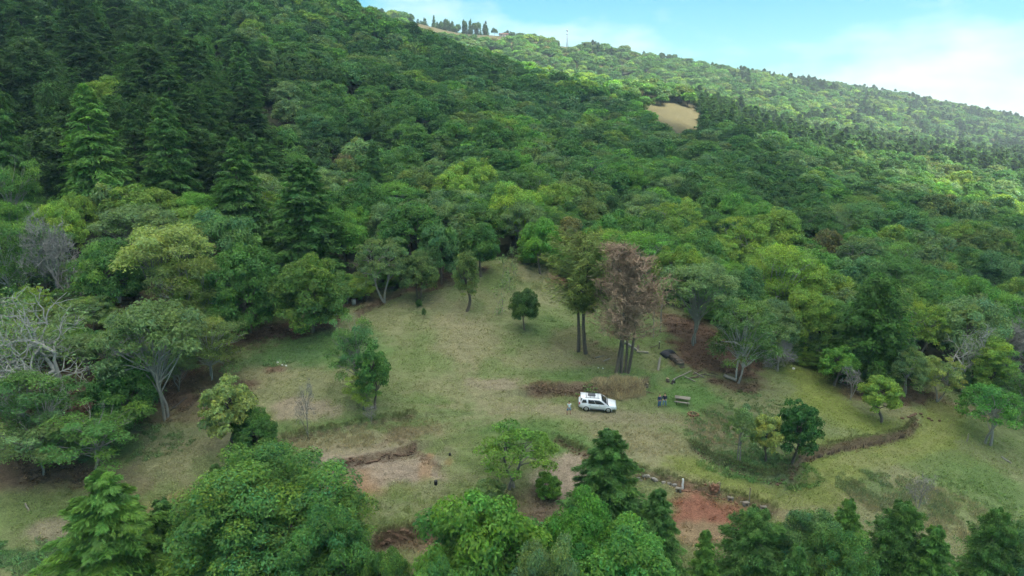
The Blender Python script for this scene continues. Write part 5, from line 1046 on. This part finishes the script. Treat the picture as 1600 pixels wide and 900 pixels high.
# ---------------------------------------------------------------- people
def skinned(name, V, E, rad_, mat, parent, sub=2):
    me = bpy.data.meshes.new(name); me.from_pydata(V, E, []); o_ = bpy.data.objects.new('t', me); COL.objects.link(o_)
    o_.modifiers.new('s', 'SKIN'); s2 = o_.modifiers.new('u', 'SUBSURF'); s2.levels = sub; s2.render_levels = sub
    for v, r in zip(me.skin_vertices[0].data, rad_): v.radius = r if isinstance(r, tuple) else (r, r); v.use_root = False
    me.skin_vertices[0].data[0].use_root = True
    dg = bpy.context.evaluated_depsgraph_get(); m2 = bpy.data.meshes.new_from_object(o_.evaluated_get(dg)); m2.name = name
    bpy.data.objects.remove(o_); m2.materials.clear(); m2.materials.append(M[mat] if isinstance(mat, str) else mat)
    m2.polygons.foreach_set('use_smooth', np.ones(len(m2.polygons), bool)); return obj(name, m2, parent)
def person(px_, row_, face, label, top, legs, pose=0, short=False, sleeve=True):
    e = tag(empty('person', G(px_, row_), face), label, 'person'); a = .05 * pose
    ar = {0: [(.24, .02, 1.12), (.25, .06, .88)], 1: [(.27, .0, 1.14), (.20, .17, .98)], 2: [(.25, -.03, 1.12), (.18, .20, 1.10)]}[pose]
    V = [(0, 0, .92), (0, 0, 1.10), (0, 0, 1.30), (0, .0, 1.43), (0, .01, 1.50), (0, .02, 1.60), (0, .02, 1.70)]; Rr = [(.15, .11), (.135, .10), (.16, .105), (.10, .08), .052, (.078, .092), (.07, .085)]; E = [(0, 1), (1, 2), (2, 3), (3, 4), (4, 5), (5, 6)]
    for s in (-1, 1):
        b = len(V); V += [(s * .18, 0, 1.40), (s * ar[0][0], ar[0][1], ar[0][2]), (s * ar[1][0], ar[1][1], ar[1][2])]; Rr += [.058, .045, .033]; E += [(3, b), (b, b + 1), (b + 1, b + 2)]
        d = Vector(ar[1]) - Vector(ar[0]); d.normalize(); d.x *= s; w = Vector(V[b + 2]); V.append(tuple(w + d * .07)); Rr.append((.036, .018)); E.append((b + 2, b + 3)); pm = b + 3
        for f in range(4):
            c_ = len(V); off = Vector((0, (f - 1.5) * .020, 0)); V += [tuple(w + d * .12 + off), tuple(w + d * (.165 - .008 * abs(f - 1.5)) + off + Vector((-s * .012, .004, 0)))]; Rr += [.0095, .008]; E += [(pm, c_), (c_, c_ + 1)]
        c_ = len(V); V += [tuple(w + d * .06 + Vector((0, .045, 0))), tuple(w + d * .10 + Vector((-s * .01, .055, 0)))]; Rr += [.011, .009]; E += [(b + 2, c_), (c_, c_ + 1)]
        b = len(V); V += [(s * .095, 0, .86), (s * (.11 + a), .02 + a, .48), (s * (.12 + a), -.02, .09), (s * (.13 + a), .13, .045)]; Rr += [.085, .058, .042, (.042, .03)]; E += [(0, b), (b, b + 1), (b + 1, b + 2), (b + 2, b + 3)]
    skinned('body', V, E, Rr, 'skin', e)
    tm = simple_mat('shirt', top, .85, var=.15, scale=9); lm = simple_mat('trousers', legs, .85, var=.15, scale=9); sm_ = simple_mat('shoes', (.05, .045, .04), .7)
    V = [(0, 0, .90), (0, 0, 1.10), (0, 0, 1.31), (0, .0, 1.43)]; Rr = [(.185, .135), (.165, .125), (.185, .13), (.11, .095)]; E = [(0, 1), (1, 2), (2, 3)]
    for s in (-1, 1):
        b = len(V); m_ = Vector((s * ar[0][0], ar[0][1], ar[0][2])); sh_ = Vector((s * .18, 0, 1.40)); k = m_ if not short else sh_.lerp(m_, .6); V += [tuple(sh_), tuple(k)]; Rr += [.080, .068]; E += [(3, b), (b, b + 1)]
        if not short: V.append((s * ar[1][0] * .99, ar[1][1] * .95, ar[1][2] + .03)); Rr.append(.05); E.append((b + 1, b + 2))
    skinned('shirt', V, E, Rr, tm, e, 1)
    V = [(0, 0, .94)]; Rr = [(.19, .14)]; E = []
    for s in (-1, 1):
        b = len(V); V += [(s * .098, 0, .84), (s * (.112 + a), .02 + a, .50)]; Rr += [.115, .085]; E += [(0, b), (b, b + 1)]
        if not short: V.append((s * (.122 + a), -.02, .10)); Rr.append(.068); E.append((b + 1, b + 2))
    skinned('trousers', V, E, Rr, lm, e, 1)
    skinned('hair', [(0, -.015, 1.66), (0, -.02, 1.735), (0, .03, 1.745)], [(0, 1), (1, 2)], [(.088, .10), (.082, .095), (.06, .07)], 'hair', e)
    for s in (-1, 1): skinned('shoe', [(s * (.12 + a), -.04, .05), (s * (.125 + a), .05, .05), (s * (.13 + a), .15, .035)], [(0, 1), (1, 2)], [.055, .055, .042], sm_, e, 1)
    mb = MB()
    for s in (-1, 1): mb.box((s * .032, .112, 1.625), (.018, .008, .010))
    obj('eyes', mb.mesh('eyes', ['hair']), e); mb = MB(); mb.box((0, .120, 1.59), (.026, .03, .045), taper=.5); obj('nose', mb.mesh('nose', ['skin']), e)
    mb = MB(); mb.box((0, .108, 1.555), (.045, .008, .010)); obj('mouth', mb.mesh('mouth', ['red_lamp']), e)
    mb = MB()
    for s in (-1, 1): mb.box((s * .082, .02, 1.61), (.02, .04, .06))
    obj('ears', mb.mesh('ears', ['skin']), e); return e
person(889, 648, R_(15), 'person in a white shirt and light blue shorts left of the car', (.62, .70, .72), (.16, .30, .46), 2, True)
person(1030, 636, R_(200), 'person in navy top and blue jeans, left of the pair by the table', (.035, .045, .10), (.07, .15, .30), 0)
person(1038, 635, R_(165), 'person in dark navy jacket and pale blue jeans, nearer the table', (.016, .020, .055), (.14, .22, .34), 1)

# ---------------------------------------------------------------- far away on the ridge
u_, _e = ray_u(886, 70); Yt = 1088.0; Xt = u_ * Yt; zt_ = hz(Xt, Yt); e = tag(empty('radio_mast', (Xt, Yt, zt_)), 'slender grey lattice mast on the ridge against the sky', 'mast')
Hm = CAMZ + Yt * ray_u(886, 42)[1] - zt_
for k in range(3):
    a_ = k * 2.094; mb = MB(); mb.tube([[1.6 * math.cos(a_), 1.6 * math.sin(a_), -1], [.35 * math.cos(a_), .35 * math.sin(a_), Hm * .9]], .28, 5); obj('leg', mb.mesh('leg', ['metal_grey']), e)
mb = MB()
for i_ in range(14):
    z0, z1 = Hm * .9 * i_ / 14, Hm * .9 * (i_ + 1) / 14; r0, r1 = 1.6 - 1.25 * i_ / 14, 1.6 - 1.25 * (i_ + 1) / 14
    for k in range(3): mb.tube([[r0 * math.cos(k * 2.094), r0 * math.sin(k * 2.094), z0], [r1 * math.cos((k + 1) * 2.094), r1 * math.sin((k + 1) * 2.094), z1]], .15, 4)
obj('bracing', mb.mesh('bracing', ['metal_grey']), e)
mb = MB(); mb.tube([[0, 0, Hm * .88], [0, 0, Hm]], .22, 5); obj('antenna', mb.mesh('antenna', ['metal_grey']), e)
for f_ in (.66, .82): mb = MB(); mb.tube([[0, 0, Hm * f_], [0, 0, Hm * f_ + 1.3]], 1.3, 8); obj('dish_ring', mb.mesh('dish_ring', ['metal_grey']), e)
def house(px_, row_, Yd, W, D_, Hh, label, yaw=0.0):
    u2, e2 = ray_u(px_, row_); X = u2 * Yd; z = hz(X, Yd); e = tag(empty('house', (X, Yd, z), yaw), label, 'house')
    mb = MB(); mb.box((0, 0, Hh / 2 - .5), (W, D_, Hh + 1)); obj('wall', mb.mesh('wall', ['plaster']), e)
    mb = MB(); w, d = W / 2 + .6, D_ / 2 + .6; h2 = Hh + D_ * .28; mb.add([(-w, -d, Hh + .02), (w, -d, Hh + .02), (w, d, Hh + .02), (-w, d, Hh + .02), (-w, 0, h2), (w, 0, h2)], [[0, 1, 5, 4], [2, 3, 4, 5], [0, 3, 2, 1], [0, 4, 3, 3], [1, 2, 5, 5]]); obj('roof', mb.mesh('roof', ['roof_red']), e)
    for x_ in (-.3, .3): mb = MB(); mb.box((x_ * W, -D_ / 2 - .03, Hh * .55), (W * .16, .08, Hh * .35)); obj('window', mb.mesh('window', ['glass_dark']), e)
    mb = MB(); mb.box((0, -D_ / 2 - .03, Hh * .36), (W * .12, .08, Hh * .68)); obj('door', mb.mesh('door', ['wood_brown']), e)
house(787, 52, 1000, 12, 6, 2.8, 'small brown-roofed house on the ridge beside the hayfield', .15)
house(1020, 92, 1085, 12, 8, 4, 'small house among dark trees on the ridge right of the mast', -.1)
house(1214, 153, 930, 11, 7, 3.5, 'tiny pale house on the far lit slope', .1)

# ---------------------------------------------------------------- haze
mh, n, l = mat_new('haze'); o = n.new('ShaderNodeOutputMaterial'); pv = n.new('ShaderNodeVolumePrincipled')
pv.inputs['Color'].default_value = (.84, .92, 1.0, 1); pv.inputs['Density'].default_value = 0.00029; pv.inputs['Anisotropy'].default_value = 0.0
l.new(pv.outputs[0], o.inputs['Volume'])
zmin, zmax = float(ZZ.min()) - 2, max(float(ZZ.max()), Hm + zt_) + 40
hb_ = MB(); hb_.box((0, 1050, (zmin + zmax) / 2), (8200, 2560, zmax - zmin)); haze = tag(obj('haze', hb_.mesh('haze', [mh])), 'thin pale blue haze over the far slopes', None, None, 'stuff')
print('TERRAIN z', zmin, zmax, 'cloud', bot[inside].min())
